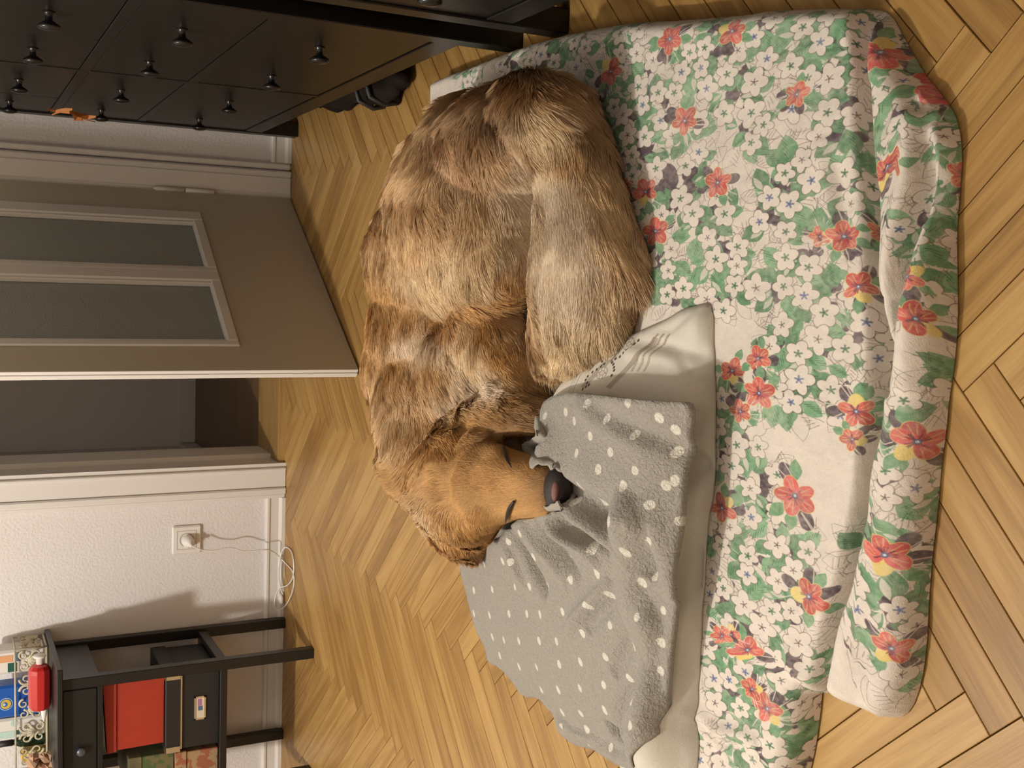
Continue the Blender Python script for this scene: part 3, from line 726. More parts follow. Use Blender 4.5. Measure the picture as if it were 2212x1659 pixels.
# ---------------------------------------------------------------- floral duvet: the printed pattern
TX = (-.98, .50); TYr = (-2.56, -1.0); AN = .66; RES = .00062
TW = int((TX[1]-TX[0]+.10)/RES); THh = int((TYr[1]-TYr[0]+.18)*AN/RES)
class Canvas:
    def __init__(s, w_, h, base): s.a = np.empty((h, w_, 3), np.float32); s.a[:] = base; s.w = w_; s.h = h
    def win(s, x, y, r):
        x0, x1 = max(0, int(x-r)), min(s.w, int(x+r)+2); y0, y1 = max(0, int(y-r)), min(s.h, int(y+r)+2)
        if x1 <= x0 or y1 <= y0: return None
        X, Y = np.meshgrid(np.arange(x0, x1), np.arange(y0, y1)); return x0, x1, y0, y1, X-x, Y-y
    def shape(s, x, y, r, fn, col, al=1.0):
        w_ = s.win(x, y, r)
        if w_ is None: return
        x0, x1, y0, y1, X, Y = w_; d = fn(X, Y); m = np.clip(.5-d, 0, 1)*al; s.a[y0:y1, x0:x1] = s.a[y0:y1, x0:x1]*(1-m[..., None])+np.array(col, np.float32)*m[..., None]
    def ell(s, x, y, a, b, th, col, al=1.0):
        c, n = math.cos(th), math.sin(th)
        s.shape(x, y, max(a, b)+2, lambda X, Y: (np.hypot((X*c+Y*n)/a, (-X*n+Y*c)/b)-1)*min(a, b), col, al)
    def leaf(s, x, y, L, w_, th, col, al=1.0, out=None):
        c, n = math.cos(th), math.sin(th); cx, cy = x+c*L/2, y+n*L/2
        def fn(X, Y):
            u = (X*c+Y*n)/(L/2); v = np.abs(-X*n+Y*c); prof = w_*np.clip(1-np.abs(u)**1.7, 0, 1); return np.where(np.abs(u) > 1, 5, v-prof)
        if out is not None: s.shape(cx, cy, L/2+4, lambda X, Y: np.abs(fn(X, Y))-.7, out, .75)
        if col is not None: s.shape(cx, cy, L/2+3, fn, col, al)
    def line(s, pts, r, col, al=1.0):
        for (ax, ay), (bx_, by) in zip(pts[:-1], pts[1:]):
            cx, cy = (ax+bx_)/2, (ay+by)/2; L = math.hypot(bx_-ax, by-ay)
            def fn(X, Y):
                X = X+cx-ax; Y = Y+cy-ay; dx, dy = bx_-ax, by-ay; t = np.clip((X*dx+Y*dy)/(L*L+1e-9), 0, 1); return np.hypot(X-t*dx, Y-t*dy)-r
            s.shape(cx, cy, L/2+r+2, fn, col, al)
def to_tex(x, y, z=.045):
    for _ in range(3): p = P(x, y, z); z = float(_duv_full(np.array([p[:2]]))[0]) or .03
    u, v = arc_uv(np.array([p[:2]])); return (u[0]-TXc[0])/RES, (v[0]-TYc[0])*AN/RES
CREAM = np.array([.845, .80, .755]); INK = (.33, .27, .27); GREEN = (.43, .585, .44); GREEN2 = (.27, .40, .30); MAUVE = (.33, .28, .30)
REDC = (.78, .37, .36); YEL = (.86, .76, .46); BLUEI = (.33, .38, .55)
def paint_duvet():
    cv = Canvas(TW, THh, CREAM); r = np.random.default_rng(11); s = 1/RES/1000.0      # s = canvas px per mm
    clusters = [(1230, 130, 60), (1350, 112, 55), (1400, 180, 62), (1440, 240, 60), (1500, 160, 55), (1560, 130, 60), (1625, 160, 50), (1600, 215, 60), (1620, 280, 42), (1350, 255, 55), (1300, 330, 50), (1380, 340, 62), (1470, 400, 85), (1530, 480, 65), (1570, 560, 60), (1610, 600, 40), (1730, 85, 62), (1800, 130, 80), (1770, 205, 80), (1830, 270, 80), (1700, 395, 62), (1680, 450, 62), (1745, 530, 62), (1840, 400, 50), (1730, 710, 80), (1770, 790, 70), (1700, 750, 50), (1590, 950, 60), (1625, 1040, 65), (1560, 1150, 55), (1665, 1125, 68), (1700, 1190, 55), (1640, 1235, 60), (1565, 1280, 52), (1605, 1335, 60), (1705, 1310, 60), (1565, 1430, 60), (1700, 1440, 60), (1625, 1585, 60), (1575, 1540, 50), (1700, 1560, 50), (1920, 250, 50), (1905, 500, 50), (1960, 520, 58), (2005, 470, 52), (1930, 760, 55), (1990, 830, 45), (1915, 880, 55), (1935, 1060, 50), (1890, 1310, 62), (1850, 1390, 62), (1925, 1330, 50), (1935, 1440, 42), (2010, 300, 42), (1940, 150, 50), (1180, 120, 60), (1100, 140, 50), (1560, 640, 40), (1460, 640, 35), (1690, 620, 50), (1840, 720, 45), (1580, 1480, 45), (1830, 1180, 40), (1960, 1200, 40), (1020, 160, 40), (1300, 200, 45), (1340, 470, 45), (1430, 560, 45), (1980, 640, 45), (1640, 1640, 55), (1540, 1640, 40), (1800, 640, 50), (1820, 860, 50), (1700, 860, 45), (1545, 870, 40), (1880, 1130, 40), (1560, 1000, 40), (1480, 280, 40), (1470, 90, 40), (1250, 85, 40), (1350, 70, 40), (1550, 60, 40), (1650, 60, 42), (1880, 50, 44), (1800, 50, 40), (1930, 90, 35), (1030, 140, 40), (1985, 190, 40), (1700, 1640, 40), (1730, 1600, 35), (2045, 300, 35), (2050, 470, 35), (2045, 640, 35), (2030, 820, 35), (2005, 1080, 40), (1990, 1250, 40), (1985, 1380, 40)]
    reds = [(1320, 155, 26), (1447, 85, 30), (1582, 68, 28), (1480, 262, 28), (1895, 112, 36), (1722, 205, 24), (2005, 200, 34), (1551, 395, 28), (1352, 405, 18), (1395, 415, 26), (1416, 500, 28), (1917, 360, 30), (2035, 378, 30), (1772, 512, 20), (1825, 512, 30), (1868, 505, 20), (1855, 620, 30), (1962, 598, 26), (1985, 690, 34), (1582, 802, 26), (1638, 775, 24), (1640, 850, 30), (1600, 890, 22), (1850, 890, 32), (1992, 955, 36), (1718, 1072, 40), (1560, 1098, 28), (1748, 1290, 34), (1912, 1200, 38), (1958, 1397, 28), (1615, 1405, 28), (1580, 1372, 20), (1658, 1532, 30), (1625, 1490, 20), (1842, 950, 22), (1560, 1375, 18)]
    for (x, y, R) in clusters:          # mauve ground and outlined leaves
        cx, cy = to_tex(x, y); k = abs(to_tex(x, y+R)[0]-cx)
        for _ in range(9):
            a = r.uniform(0, 6.28); cv.ell(cx+math.cos(a)*k*.45, cy+math.sin(a)*k*.35, k*r.uniform(.22, .40), k*r.uniform(.12, .22), r.uniform(0, 3.1), MAUVE, .9)
        for _ in range(9):
            a = r.uniform(0, 6.28); rr = k*r.uniform(.55, .95); L = r.uniform(22, 38)*s; x0, y0 = cx+math.cos(a)*rr, cy+math.sin(a)*rr
            cv.leaf(x0, y0, L, L*.28, a+r.uniform(-.5, .5), CREAM*.99, 1, INK)
            for j in range(4): cv.line([(x0+math.cos(a)*L*(.2+.15*j), y0+math.sin(a)*L*(.2+.15*j)), (x0+math.cos(a+.5)*L*(.34+.15*j), y0+math.sin(a+.5)*L*(.34+.15*j))], .5, INK, .6)
        for _ in range(4):
            a = r.uniform(0, 6.28); p0 = (cx+math.cos(a)*k*.7, cy+math.sin(a)*k*.7); p = [p0]
            for j in range(6): a += r.uniform(-.5, .5); p.append((p[-1][0]+math.cos(a)*5*s, p[-1][1]+math.sin(a)*5*s))
            cv.line(p, .55, INK, .55)
    for (x, y, R) in clusters:          # green leaves
        cx, cy = to_tex(x, y); k = abs(to_tex(x, y+R)[0]-cx)
        for _ in range(int(7+k/20)):
            a = r.uniform(0, 6.28); rr = k*r.uniform(0, .85); L = r.uniform(18, 34)*s; x0, y0 = cx+math.cos(a)*rr, cy+math.sin(a)*rr; th = a+r.uniform(-.9, .9)
            g = np.array(GREEN)*r.uniform(.85, 1.12)
            cv.leaf(x0, y0, L, L*.34, th, g, .95)
            for j in range(5):
                t = .15+.15*j; cv.line([(x0+math.cos(th)*L*t, y0+math.sin(th)*L*t), (x0+math.cos(th)*L*(t+.2)+math.cos(th+1.2)*L*.16, y0+math.sin(th)*L*(t+.2)+math.sin(th+1.2)*L*.16)], .7, GREEN2, .8)
            if r.random() < .35: cv.leaf(x0+2, y0+2, L*.7, L*.12, th+.3, CREAM, .8)
    placed = []
    for (x, y, R) in clusters:          # white five-petalled flowers
        cx, cy = to_tex(x, y); k = abs(to_tex(x, y+R)[0]-cx)
        for _ in range(26):
            a = r.uniform(0, 6.28); rr = k*math.sqrt(r.uniform(0, 1))*.92; fx, fy = cx+math.cos(a)*rr, cy+math.sin(a)*rr; fr = r.uniform(13.0, 17.5)*s
            if any((fx-u)**2+(fy-v)**2 < (fr*1.65)**2 for u, v in placed): continue
            placed.append((fx, fy)); th0 = r.uniform(0, 6.28); sq = r.uniform(.75, 1); pl = []
            for j in range(5):
                th = th0+j*2*math.pi/5+r.uniform(-.1, .1); pl.append((fx+math.cos(th)*fr*.56, fy+math.sin(th)*fr*.56*sq, fr*.50, fr*.36*r.uniform(.9, 1.15), th))
            for q in pl: cv.ell(q[0], q[1], q[2]+1.0, q[3]+1.0, q[4], INK, .75)
            for q in pl: cv.ell(*q, CREAM*1.01)
            cv.ell(fx, fy, fr*.3, fr*.3, 0, CREAM)
            cc = BLUEI if r.random() < .3 else (GREEN2 if r.random() < .6 else INK)
            for j in range(5): th = th0+j*1.256+.3; cv.line([(fx, fy), (fx+math.cos(th)*fr*.26, fy+math.sin(th)*fr*.26)], .8 if cc is INK else 1.5, cc, .8)
    for (x, y, R) in reds:
        cx, cy = to_tex(x, y); k = abs(to_tex(x, y+R)[0]-cx)*1.12; th0 = r.uniform(0, 6.28)
        for _ in range(3): a = r.uniform(0, 6.28); cv.ell(cx+math.cos(a)*k*1.1, cy+math.sin(a)*k*1.1, k*.55, k*.35, a, MAUVE, .9)
        for _ in range(10):
            a = r.uniform(0, 6.28); cv.line([(cx+math.cos(a)*k*.8, cy+math.sin(a)*k*.8), (cx+math.cos(a+.15)*k*1.75, cy+math.sin(a+.15)*k*1.75)], .9, CREAM, .9)
        for _ in range(3): a = r.uniform(0, 6.28); cv.leaf(cx+math.cos(a)*k*.7, cy+math.sin(a)*k*.7, k*1.1, k*.32, a, np.array(GREEN), .95)
        pts_ = []
        for j in range(5):
            th = th0+j*1.256+r.uniform(-.2, .2); pts_.append((cx+math.cos(th)*k*.5, cy+math.sin(th)*k*.5, k*r.uniform(.46, .58), k*r.uniform(.30, .42), th))
        for q in pts_: cv.ell(q[0], q[1], q[2]+1.3, q[3]+1.3, q[4], YEL, .85)
        for n_, q in enumerate(pts_): cv.ell(*q, YEL if (n_ == 0 and r.random() < .6) else np.array(REDC)*r.uniform(.9, 1.08))
        for q in pts_:
            for e_ in (-.22, .12): cv.line([(cx+math.cos(q[4]+e_)*k*.35, cy+math.sin(q[4]+e_)*k*.35), (cx+math.cos(q[4]+e_)*k*.85, cy+math.sin(q[4]+e_)*k*.85)], 1.0, np.array(YEL)*.97, .6)
        for j in range(12): a = r.uniform(0, 6.28); cv.line([(cx, cy), (cx+math.cos(a)*k*.42, cy+math.sin(a)*k*.42)], .9, (.40, .24, .27), .7)
        cv.ell(cx, cy, k*.15, k*.15, 0, (.36, .36, .46)); cv.ell(cx, cy, k*.07, k*.07, 0, (.75, .78, .80))
    def blur_noise(cell):
        h, w_ = cv.a.shape[:2]; g = r.random((h//cell+3, w_//cell+3)).astype(np.float32); yy = np.arange(h)/cell; xx = np.arange(w_)/cell
        j, i = yy.astype(int), xx.astype(int); b, a = (yy-j)[:, None], (xx-i)[None]; return (g[j][:, i]*(1-a)+g[j][:, i+1]*a)*(1-b)+(g[j+1][:, i]*(1-a)+g[j+1][:, i+1]*a)*b
    wear = np.clip(.5*blur_noise(5)+.35*blur_noise(17)+.35*blur_noise(60)-.38, 0, 1)*.75
    cv.a = cv.a*(1-wear[..., None])+CREAM.astype(np.float32)*wear[..., None]      # washed-out print
    cv.a *= (1-.07*blur_noise(9)*blur_noise(40))[..., None]
    n = r.normal(size=cv.a.shape[:2]).astype(np.float32)*.014
    return cv.a+n[..., None]
duv = smooth_poly(duv_poly, 1)
FL = np.array([P(x, y, .045)[:2] for x, y in [(1838, -10), (1848, 60), (1856, 130), (1862, 300), (1876, 450), (1882, 600), (1893, 760), (1882, 900), (1866, 1000), (1852, 1120), (1822, 1250), (1792, 1340), (1764, 1478), (1764, 1560), (1764, 1800)]])
UPP = np.r_[FL, np.array([P(1764, 1900, .045)[:2], P(800, 1900, .045)[:2], P(800, -300, .045)[:2], P(1838, -300, .045)[:2]])]
def w2(L, z=.045): return np.array([P(x, y, z)[:2] for x, y in L])
DF = [(w2([(1978, 250), (1986, 330), (1984, 400), (1975, 460), (1960, 520), (1945, 590), (1932, 654), (1920, 760), (1903, 860)]), -.038, .0075),
      (w2([(1958, 230), (1966, 300), (1962, 380), (1950, 450), (1935, 540), (1915, 640)]), .012, .016),
      (w2([(2010, 240), (2022, 330), (2018, 420), (2005, 520), (1985, 620), (1965, 720), (1950, 850)]), .012, .018),
      (w2([(1930, 60), (1938, 150), (1950, 215), (1990, 250), (2035, 262)]), -.014, .007),
      (w2([(1810, 340), (1825, 450), (1840, 560)]), -.006, .010), (w2([(1780, 300), (1795, 420), (1805, 520)]), .005, .012),
      (w2([(1880, 950), (1868, 1060), (1850, 1150)]), .006, .010),
      (w2([(1925, 1535), (1955, 1490), (1985, 1430)]), -.010, .005), (w2([(1975, 1250), (1965, 1350), (1955, 1450)]), .005, .010),
      (w2([(1500, 1540), (1540, 1575), (1580, 1590), (1640, 1600)]), .012, .013), (w2([(1515, 1555), (1560, 1605), (1620, 1610)]), -.010, .007),
      (w2([(1700, 1400), (1735, 1470), (1752, 1540)]), .007, .012), (w2([(1890, 50), (1870, 110), (1880, 180)]), .006, .018),
      (w2([(1560, 680), (1545, 800), (1540, 950), (1538, 1100)]), -.006, .015), (w2([(1700, 60), (1560, 80), (1400, 90), (1250, 115)]), .004, .02)]
def duvet_h(p):
    d, _, _ = seg_dist(p, FL, False); up = inside(UPP, p[:, 0], p[:, 1]); sd = np.where(up, d, -d)
    t = np.clip(sd/.014+.15, 0, 1); t = t*t*(3-2*t)
    ends = np.clip((p[:, 0]+.52)/.1, .6, 1)
    h = .042+.008*t*ends-.044*np.exp(-((sd+.002)/.0065)**2)+.006*np.exp(-((sd+.03)/.02)**2)+folds(p, DF)
    h += .0022*vnoise(p[:, 0], p[:, 1], 3.2, 1)+.0011*vnoise(p[:, 0], p[:, 1], 10, 2)+.0005*vnoise(p[:, 0], p[:, 1], 24, 5)
    return np.maximum(h, .006)
def _duv_full(p):
    z = duvet_h(p); ins = inside(duv, p[:, 0], p[:, 1]); d, _, _ = seg_dist(p, duv); t = np.clip(d/.022, 0, 1); return np.where(ins, .003+(z-.003)*np.sqrt(1-(1-t)**2), 0)
_gx = np.arange(TX[0], TX[1]+.01, .008); _gy = np.arange(TYr[0], TYr[1]+.004, .003)
_GX, _GY = np.meshgrid(_gx, _gy, indexing='ij'); _GZ = _duv_full(np.c_[_GX.ravel(), _GY.ravel()]).reshape(_GX.shape)
_st = np.sqrt(.003**2+np.diff(_GZ, axis=1)**2); _cum = np.c_[np.zeros(len(_gx)), np.cumsum(_st, 1)]
_ref = int(np.argmin(abs(_gy+1.85))); _GV = _gy[_ref]+_cum-_cum[:, _ref:_ref+1]
_stx = np.sqrt(.008**2+np.diff(_GZ, axis=0)**2); _cux = np.r_[np.zeros((1, len(_gy))), np.cumsum(_stx, 0)]
_rx = int(np.argmin(abs(_gx+.1))); _GU = _gx[_rx]+_cux-_cux[_rx:_rx+1]
def arc_uv(p):
    fx = np.clip((p[:, 0]-_gx[0])/.008, 0, len(_gx)-1.001); fy = np.clip((p[:, 1]-_gy[0])/.003, 0, len(_gy)-1.001); i = fx.astype(int); j = fy.astype(int); a = fx-i; b = fy-j
    L_ = lambda G_: (G_[i, j]*(1-a)+G_[i+1, j]*a)*(1-b)+(G_[i, j+1]*(1-a)+G_[i+1, j+1]*a)*b
    return L_(_GU), L_(_GV)
TYc = (TYr[0]-.14, TYr[1]+.04); TXc = (TX[0]-.04, TX[1]+.06)
def duv_uv(p):
    u, v = arc_uv(p); return np.c_[(u-TXc[0])/(TXc[1]-TXc[0]), (v-TYc[0])/(TYc[1]-TYc[0])]
M_floral = cloth_mat('floral_print_cotton', image_from('floral_print', paint_duvet()), bump=.35, bscale=700, weave2=(18, .50))
DUV = cloth('floral_duvet', duv, duvet_h, .0030, M_floral, bottom=.002, uvf=duv_uv, edge=(.022, .003))
tag(DUV, 'cream floral duvet with red and green flower print folded flat on the parquet', 'duvet')
def support0(p):
    z = np.where(inside(duv, p[:, 0], p[:, 1]), duvet_h(p), 0.0)
    d, _, _ = seg_dist(p, duv); t = np.clip(d/.022, 0, 1); return np.where(inside(duv, p[:, 0], p[:, 1]), .003+(z-.003)*np.sqrt(1-(1-t)**2), .001)

# ---------------------------------------------------------------- pillow
PIL = [(1525, 652, .062), (1500, 658, .062), (1460, 668, .064), (1420, 690, .068), (1380, 706, .070), (1300, 738, .075), (1245, 775, .080), (1212, 800, .085), (1180, 850, .085), (1168, 900, .07), (1120, 1000, .05), (1075, 1120, .04), (1045, 1240, .035), (1060, 1340, .032), (1110, 1450, .030), (1190, 1560, .030), (1290, 1640, .035), (1380, 1720, .045), (1440, 1760, .045), (1500, 1745, .050), (1503, 1659, .052), (1506, 1600, .052), (1502, 1500, .054), (1504, 1430, .055), (1514, 1300, .055), (1524, 1150, .056), (1534, 1000, .056), (1533, 900, .057), (1527, 780, .058)]
pil_c = [(1440, 760, .070), (1380, 800, .082), (1300, 850, .100), (1300, 950, .128), (1420, 950, .120), (1480, 850, .092), (1490, 1000, .098), (1300, 1100, .128), (1430, 1150, .118), (1200, 1200, .105), (1300, 1300, .112), (1430, 1350, .108), (1200, 1400, .08), (1350, 1450, .095), (1450, 1500, .085), (1470, 1600, .075), (1260, 830, .098), (1500, 700, .074), (1250, 1000, .115), (1170, 1100, .085), (1100, 1250, .06), (1130, 1350, .058), (1350, 1600, .06)]
pp_ = np.array([P(*q)[:2] for q in PIL]); pcw = np.array([P(*q)[:2] for q in pil_c])
pil_rbf = RBF(np.r_[pp_, pcw], [q[2] for q in PIL]+[q[2] for q in pil_c], 1e-5)
pil_poly = smooth_poly(pp_, 1)
FLE = [(1168, 872, .105), (1200, 852, .122), (1240, 848, .130), (1300, 855, .142), (1370, 863, .142), (1440, 868, .135), (1488, 870, .122), (1488, 900, .120), (1482, 950, .112), (1474, 1020, .114), (1470, 1100, .114), (1466, 1200, .112), (1458, 1300, .108), (1445, 1400, .10), (1440, 1516, .092), (1443, 1564, .085), (1452, 1582, .082), (1427, 1616, .078), (1391, 1659, .06), (1363, 1651, .03), (1339, 1630, .012), (1280, 1620, .010), (1236, 1608, .010), (1204, 1584, .010), (1194, 1545, .012), (1165, 1508, .012), (1130, 1505, .008), (1112, 1478, .012), (1080, 1442, .012), (1050, 1430, .006), (1050, 1400, .014), (1028, 1357, .016), (1010, 1294, .018), (994, 1238, .015), (992, 1195, .012), (1000, 1170, .03), (1030, 1182, .045), (1048, 1176, .072), (1082, 1160, .095), (1094, 1142, .108), (1130, 1114, .126), (1180, 1105, .132), (1216, 1102, .136), (1226, 1086, .142), (1240, 1066, .147), (1224, 1040, .147), (1208, 1012, .145), (1199, 998, .144), (1162, 993, .148), (1149, 971, .148), (1174, 951, .140), (1165, 908, .126)]
FLW = np.array([P(*q)[:2] for q in FLE])
PF = [(w2([(1350, 738), (1420, 745), (1480, 765), (1500, 730)], .085), -.006, .008), (w2([(1340, 760), (1420, 770), (1470, 790)], .085), .005, .008),
      (w2([(1380, 720), (1430, 712), (1470, 680)], .08), -.004, .005), (w2([(1450, 770), (1470, 800), (1488, 815)], .085), -.004, .004),
      (w2([(1500, 900), (1500, 1100), (1480, 1300), (1478, 1450)], .09), -.010, .012), (w2([(1485, 1430), (1480, 1520), (1478, 1600)], .075), .010, .010), (w2([(1515, 800), (1518, 1000), (1508, 1150)], .07), .004, .01)]
def pil_h(p):
    d_, _, _ = seg_dist(p, FLW); u_ = np.where(inside(FLW, p[:, 0], p[:, 1]), np.clip((d_-.01)/.05, 0, 1), 0)
    return pil_rbf(p)-.030*u_+folds(p, PF)+.0012*vnoise(p[:, 0], p[:, 1], 9, 7)+.0006*vnoise(p[:, 0], p[:, 1], 22, 8)
PX0, PX1, PY0, PY1 = -.85, .05, -2.35, -1.15; PR = .0007
def pil_uv(p): return np.c_[(p[:, 0]-PX0)/(PX1-PX0), (p[:, 1]-PY0)/(PY1-PY0)]
def paint_pillow():
    cv = Canvas(int((PX1-PX0)/PR), int((PY1-PY0)/PR), (.80, .77, .72)); D = (.50, .44, .38); K = (.24, .20, .17)
    T = lambda zx, zy: (lambda p: ((p[0]-PX0)/PR, (p[1]-PY0)/PR))(P(1150+zx/5.395, 640+zy/5.395, .10))
    def dashed(pts, r, col, n=26, al=.9, duty=.55):
        q = [T(*p) for p in pts]; q = smooth_path([np.array([a, b, 0]) for a, b in q], 20); N = len(q)
        for i in range(n): a = int(i/n*(N-1)); b = int((i+duty)/n*(N-1)); cv.line([tuple(q[a][:2]), tuple(q[max(b, a+1)][:2])], r, col, al)
    for off in (0, 32, 70):
        dashed([(400+off, 1140), (430+off, 950), (480+off, 830), (570+off, 680), (680+off, 580)], .9, D, 24, .9, 1.0 if off != 32 else .5)
    for off in (0, 62, 128): dashed([(1050+off, 880), (1090+off, 700), (1150+off, 560), (1225+off, 440)], 1.3, D, 22, .7); dashed([(1036+off, 880), (1076+off, 700), (1136+off, 560), (1211+off, 440)], .8, D, 22, .7, 1)
    for i in range(64):     # hatched openwork either side of the lace
        t = i/63; a = np.array([560+(900-560)*t, 1060+(480-1060)*t]); c = a+[-18, -8]; cv.line([T(*(a+[0, -6])), T(*(a+[52, 18]))], .6, D, .8)
        b = a+[330, 40]; cv.line([T(*(b+[-60, -40])), T(*(b+[-10, -20]))], .6, D, .8)
    for zx, zy in [(685, 735), (705, 765), (735, 795), (710, 820), (675, 860), (635, 890), (600, 940), (590, 980), (620, 1015), (650, 1040), (590, 1090), (840, 735), (800, 760), (815, 780), (835, 800), (850, 835), (880, 710), (910, 665), (722, 655), (940, 625), (655, 720), (625, 1060), (860, 870), (850, 930), (775, 650), (830, 600), (985, 560), (1010, 520)]:
        x, y = T(zx, zy); cv.ell(x, y, 2.6, 3.4, .6, K, .95)
    r = np.random.default_rng(3)
    for cxz, cyz in ((745, 900), (770, 690), (930, 560)):
        for j in range(8):
            a = j*math.pi/4; cv.ell(*T(cxz+38*math.cos(a), cyz+46*math.sin(a)), 8, 5, -a, D, .45); cv.ell(*T(cxz+38*math.cos(a), cyz+46*math.sin(a)), 5, 3, -a, (.84, .81, .76), .9)
    return cv.a+r.normal(size=cv.a.shape[:2])[..., None]*.01
M_pil = cloth_mat('cream_pillowcase', image_from('lace_print', paint_pillow()), bump=.25, bscale=800, weave2=(24, .22))
PILO = cloth('pillow', pil_poly, pil_h, .0042, M_pil, bottom=lambda p: support0(p)+.001, uvf=pil_uv, edge=(.030, lambda p: support0(p)+.004))
tag(PILO, 'cream pillow with a lace and drawn-thread hem lying on the floral duvet', 'pillow')
def support1(p):
    s0 = support0(p); ins = inside(pil_poly, p[:, 0], p[:, 1]); d, _, _ = seg_dist(p, pil_poly); t = np.clip(d/.03, 0, 1); zb = s0+.004
    return np.where(ins, np.maximum(s0, zb+(pil_h(p)-zb)*np.sqrt(1-(1-t)**2)), s0)

# ---------------------------------------------------------------- grey dotted fleece
fle_c = [(1300, 950, .142), (1420, 950, .132), (1320, 1060, .142), (1410, 1100, .128), (1200, 930, .128), (1225, 980, .140), (1262, 1030, .150), (1266, 1080, .148), (1250, 1130, .138), (1170, 1140, .122), (1110, 1190, .088), (1200, 1200, .104), (1300, 1200, .124), (1400, 1220, .116), (1100, 1260, .064), (1200, 1300, .096), (1300, 1320, .110), (1400, 1340, .108), (1080, 1340, .045), (1150, 1400, .062), (1250, 1430, .088), (1350, 1450, .096), (1200, 1500, .055), (1280, 1540, .066), (1380, 1560, .082), (1130, 1440, .04), (1320, 1600, .045), (1050, 1240, .048), (1170, 1480, .04), (1240, 1560, .045), (1035, 1290, .035)]
fw_ = np.array([P(*q)[:2] for q in FLE]); fcw = np.array([P(*q)[:2] for q in fle_c])
fle_rbf = RBF(np.r_[fw_, fcw], [q[2] for q in FLE]+[q[2] for q in fle_c], 4e-4)
fle_poly = smooth_poly(fw_, 1)
Z6 = lambda L: [(x/2.517+950, y/2.517+1000) for x, y in L]
def w2z(L, z): return np.array([P(x, y, z)[:2] for x, y in L])
FF = [(w2z(Z6([(760, 130), (850, 190), (950, 260), (1040, 340), (1100, 440), (1125, 560), (1110, 620)]), .12), -.013, .014), (w2z(Z6([(720, 210), (820, 290), (930, 370), (1010, 450), (1045, 560), (1040, 640)]), .12), .010, .014),
      (w2z(Z6([(1130, 200), (1200, 380), (1230, 560), (1220, 760)]), .12), .006, .02),
      (w2z(Z6([(700, 270), (740, 340), (830, 385), (920, 405), (970, 470), (1010, 560), (1020, 620), (980, 660)]), .11), -.012, .010), (w2z(Z6([(650, 300), (680, 370), (760, 420), (860, 470), (900, 560)]), .11), .011, .012),
      (w2z(Z6([(420, 370), (470, 440), (510, 540), (560, 640), (600, 730)]), .085), -.012, .015), (w2z(Z6([(380, 400), (410, 500), (440, 600), (480, 690)]), .08), .007, .012),
      (w2z(Z6([(520, 330), (580, 430), (660, 540), (720, 650)]), .095), .008, .014), (w2z(Z6([(590, 310), (660, 420), (730, 540), (790, 640)]), .1), -.007, .011),
      (w2z(Z6([(990, 650), (900, 720), (820, 790), (740, 860), (670, 950)]), .1), .008, .012), (w2z(Z6([(1020, 690), (950, 760), (870, 830), (800, 900)]), .1), -.006, .012),
      (w2z(Z6([(1090, 860), (1040, 960), (980, 1060), (920, 1150)]), .1), -.007, .013), (w2z(Z6([(1150, 1120), (1080, 1200), (1000, 1290), (940, 1380), (900, 1460)]), .09), -.007, .012), (w2z(Z6([(1180, 1180), (1110, 1260), (1040, 1340), (970, 1440)]), .09), .006, .014),
      (w2z([(1300, 880), (1380, 920), (1440, 950), (1480, 985)], .12), -.008, .014), (w2z([(1260, 870), (1340, 910), (1420, 960)], .12), .005, .016),
      (w2z(Z6([(880, 1440), (930, 1480), (970, 1500)]), .07), -.012, .010), (w2z(Z6([(640, 1370), (720, 1440), (830, 1500), (960, 1540)]), .03), .008, .01)]
FSUP = None
def fle_h(p):
    h = fle_rbf(p)+folds(p, FF)*2.2+.0018*vnoise(p[:, 0], p[:, 1], 5, 21)+.0009*vnoise(p[:, 0], p[:, 1], 13, 22)
    return np.maximum(h, support1(p)+.006)
QX0, QX1, QY0, QY1 = -.85, .0, -2.25, -1.15; QR = .0008
def fle_uv(p): return np.c_[(p[:, 0]-QX0)/(QX1-QX0), (p[:, 1]-QY0)/(QY1-QY0)]
DOT6 = [(862, 38), (1062, 45), (765, 130), (1000, 127), (1225, 127), (745, 210), (895, 212), (1095, 235), (835, 287), (1033, 312), (1258, 325), (435, 387), (575, 380), (683, 352), (410, 427), (872, 432), (1140, 430), (1030, 487), (1278, 510), (240, 553), (342, 537), (407, 540), (510, 515), (647, 503), (778, 480), (857, 605), (1155, 622), (712, 640), (285, 690), (407, 677), (185, 695), (488, 675), (587, 672), (1083, 657), (935, 720), (798, 778), (668, 812), (1165, 812), (270, 830), (377, 823), (473, 822), (545, 826), (185, 820), (1068, 843), (925, 885), (778, 930), (635, 972), (540, 970), (430, 970), (347, 965), (285, 948), (1057, 1003), (1162, 988), (900, 1058), (765, 1085), (650, 1098), (525, 1112), (430, 1110), (325, 1050), (1030, 1172), (1163, 1140), (892, 1210), (762, 1227), (645, 1237), (545, 1235), (1040, 1297), (1155, 1287), (897, 1347), (768, 1365), (665, 1358), (1037, 1428), (1140, 1440), (727, 1492), (803, 1450), (660, 1443), (1020, 1567), (1140, 1570), (930, 1550), (810, 1545)]
DOT5 = [(1395, 723), (1280, 773), (1328, 825), (1515, 812), (1635, 718), (1815, 808), (1160, 793), (1420, 910), (1660, 905), (1340, 1010), (1535, 1003), (1830, 1000)]
DOTF = [(1424, 904), (1433, 980), (1455, 1040), (1460, 930)]
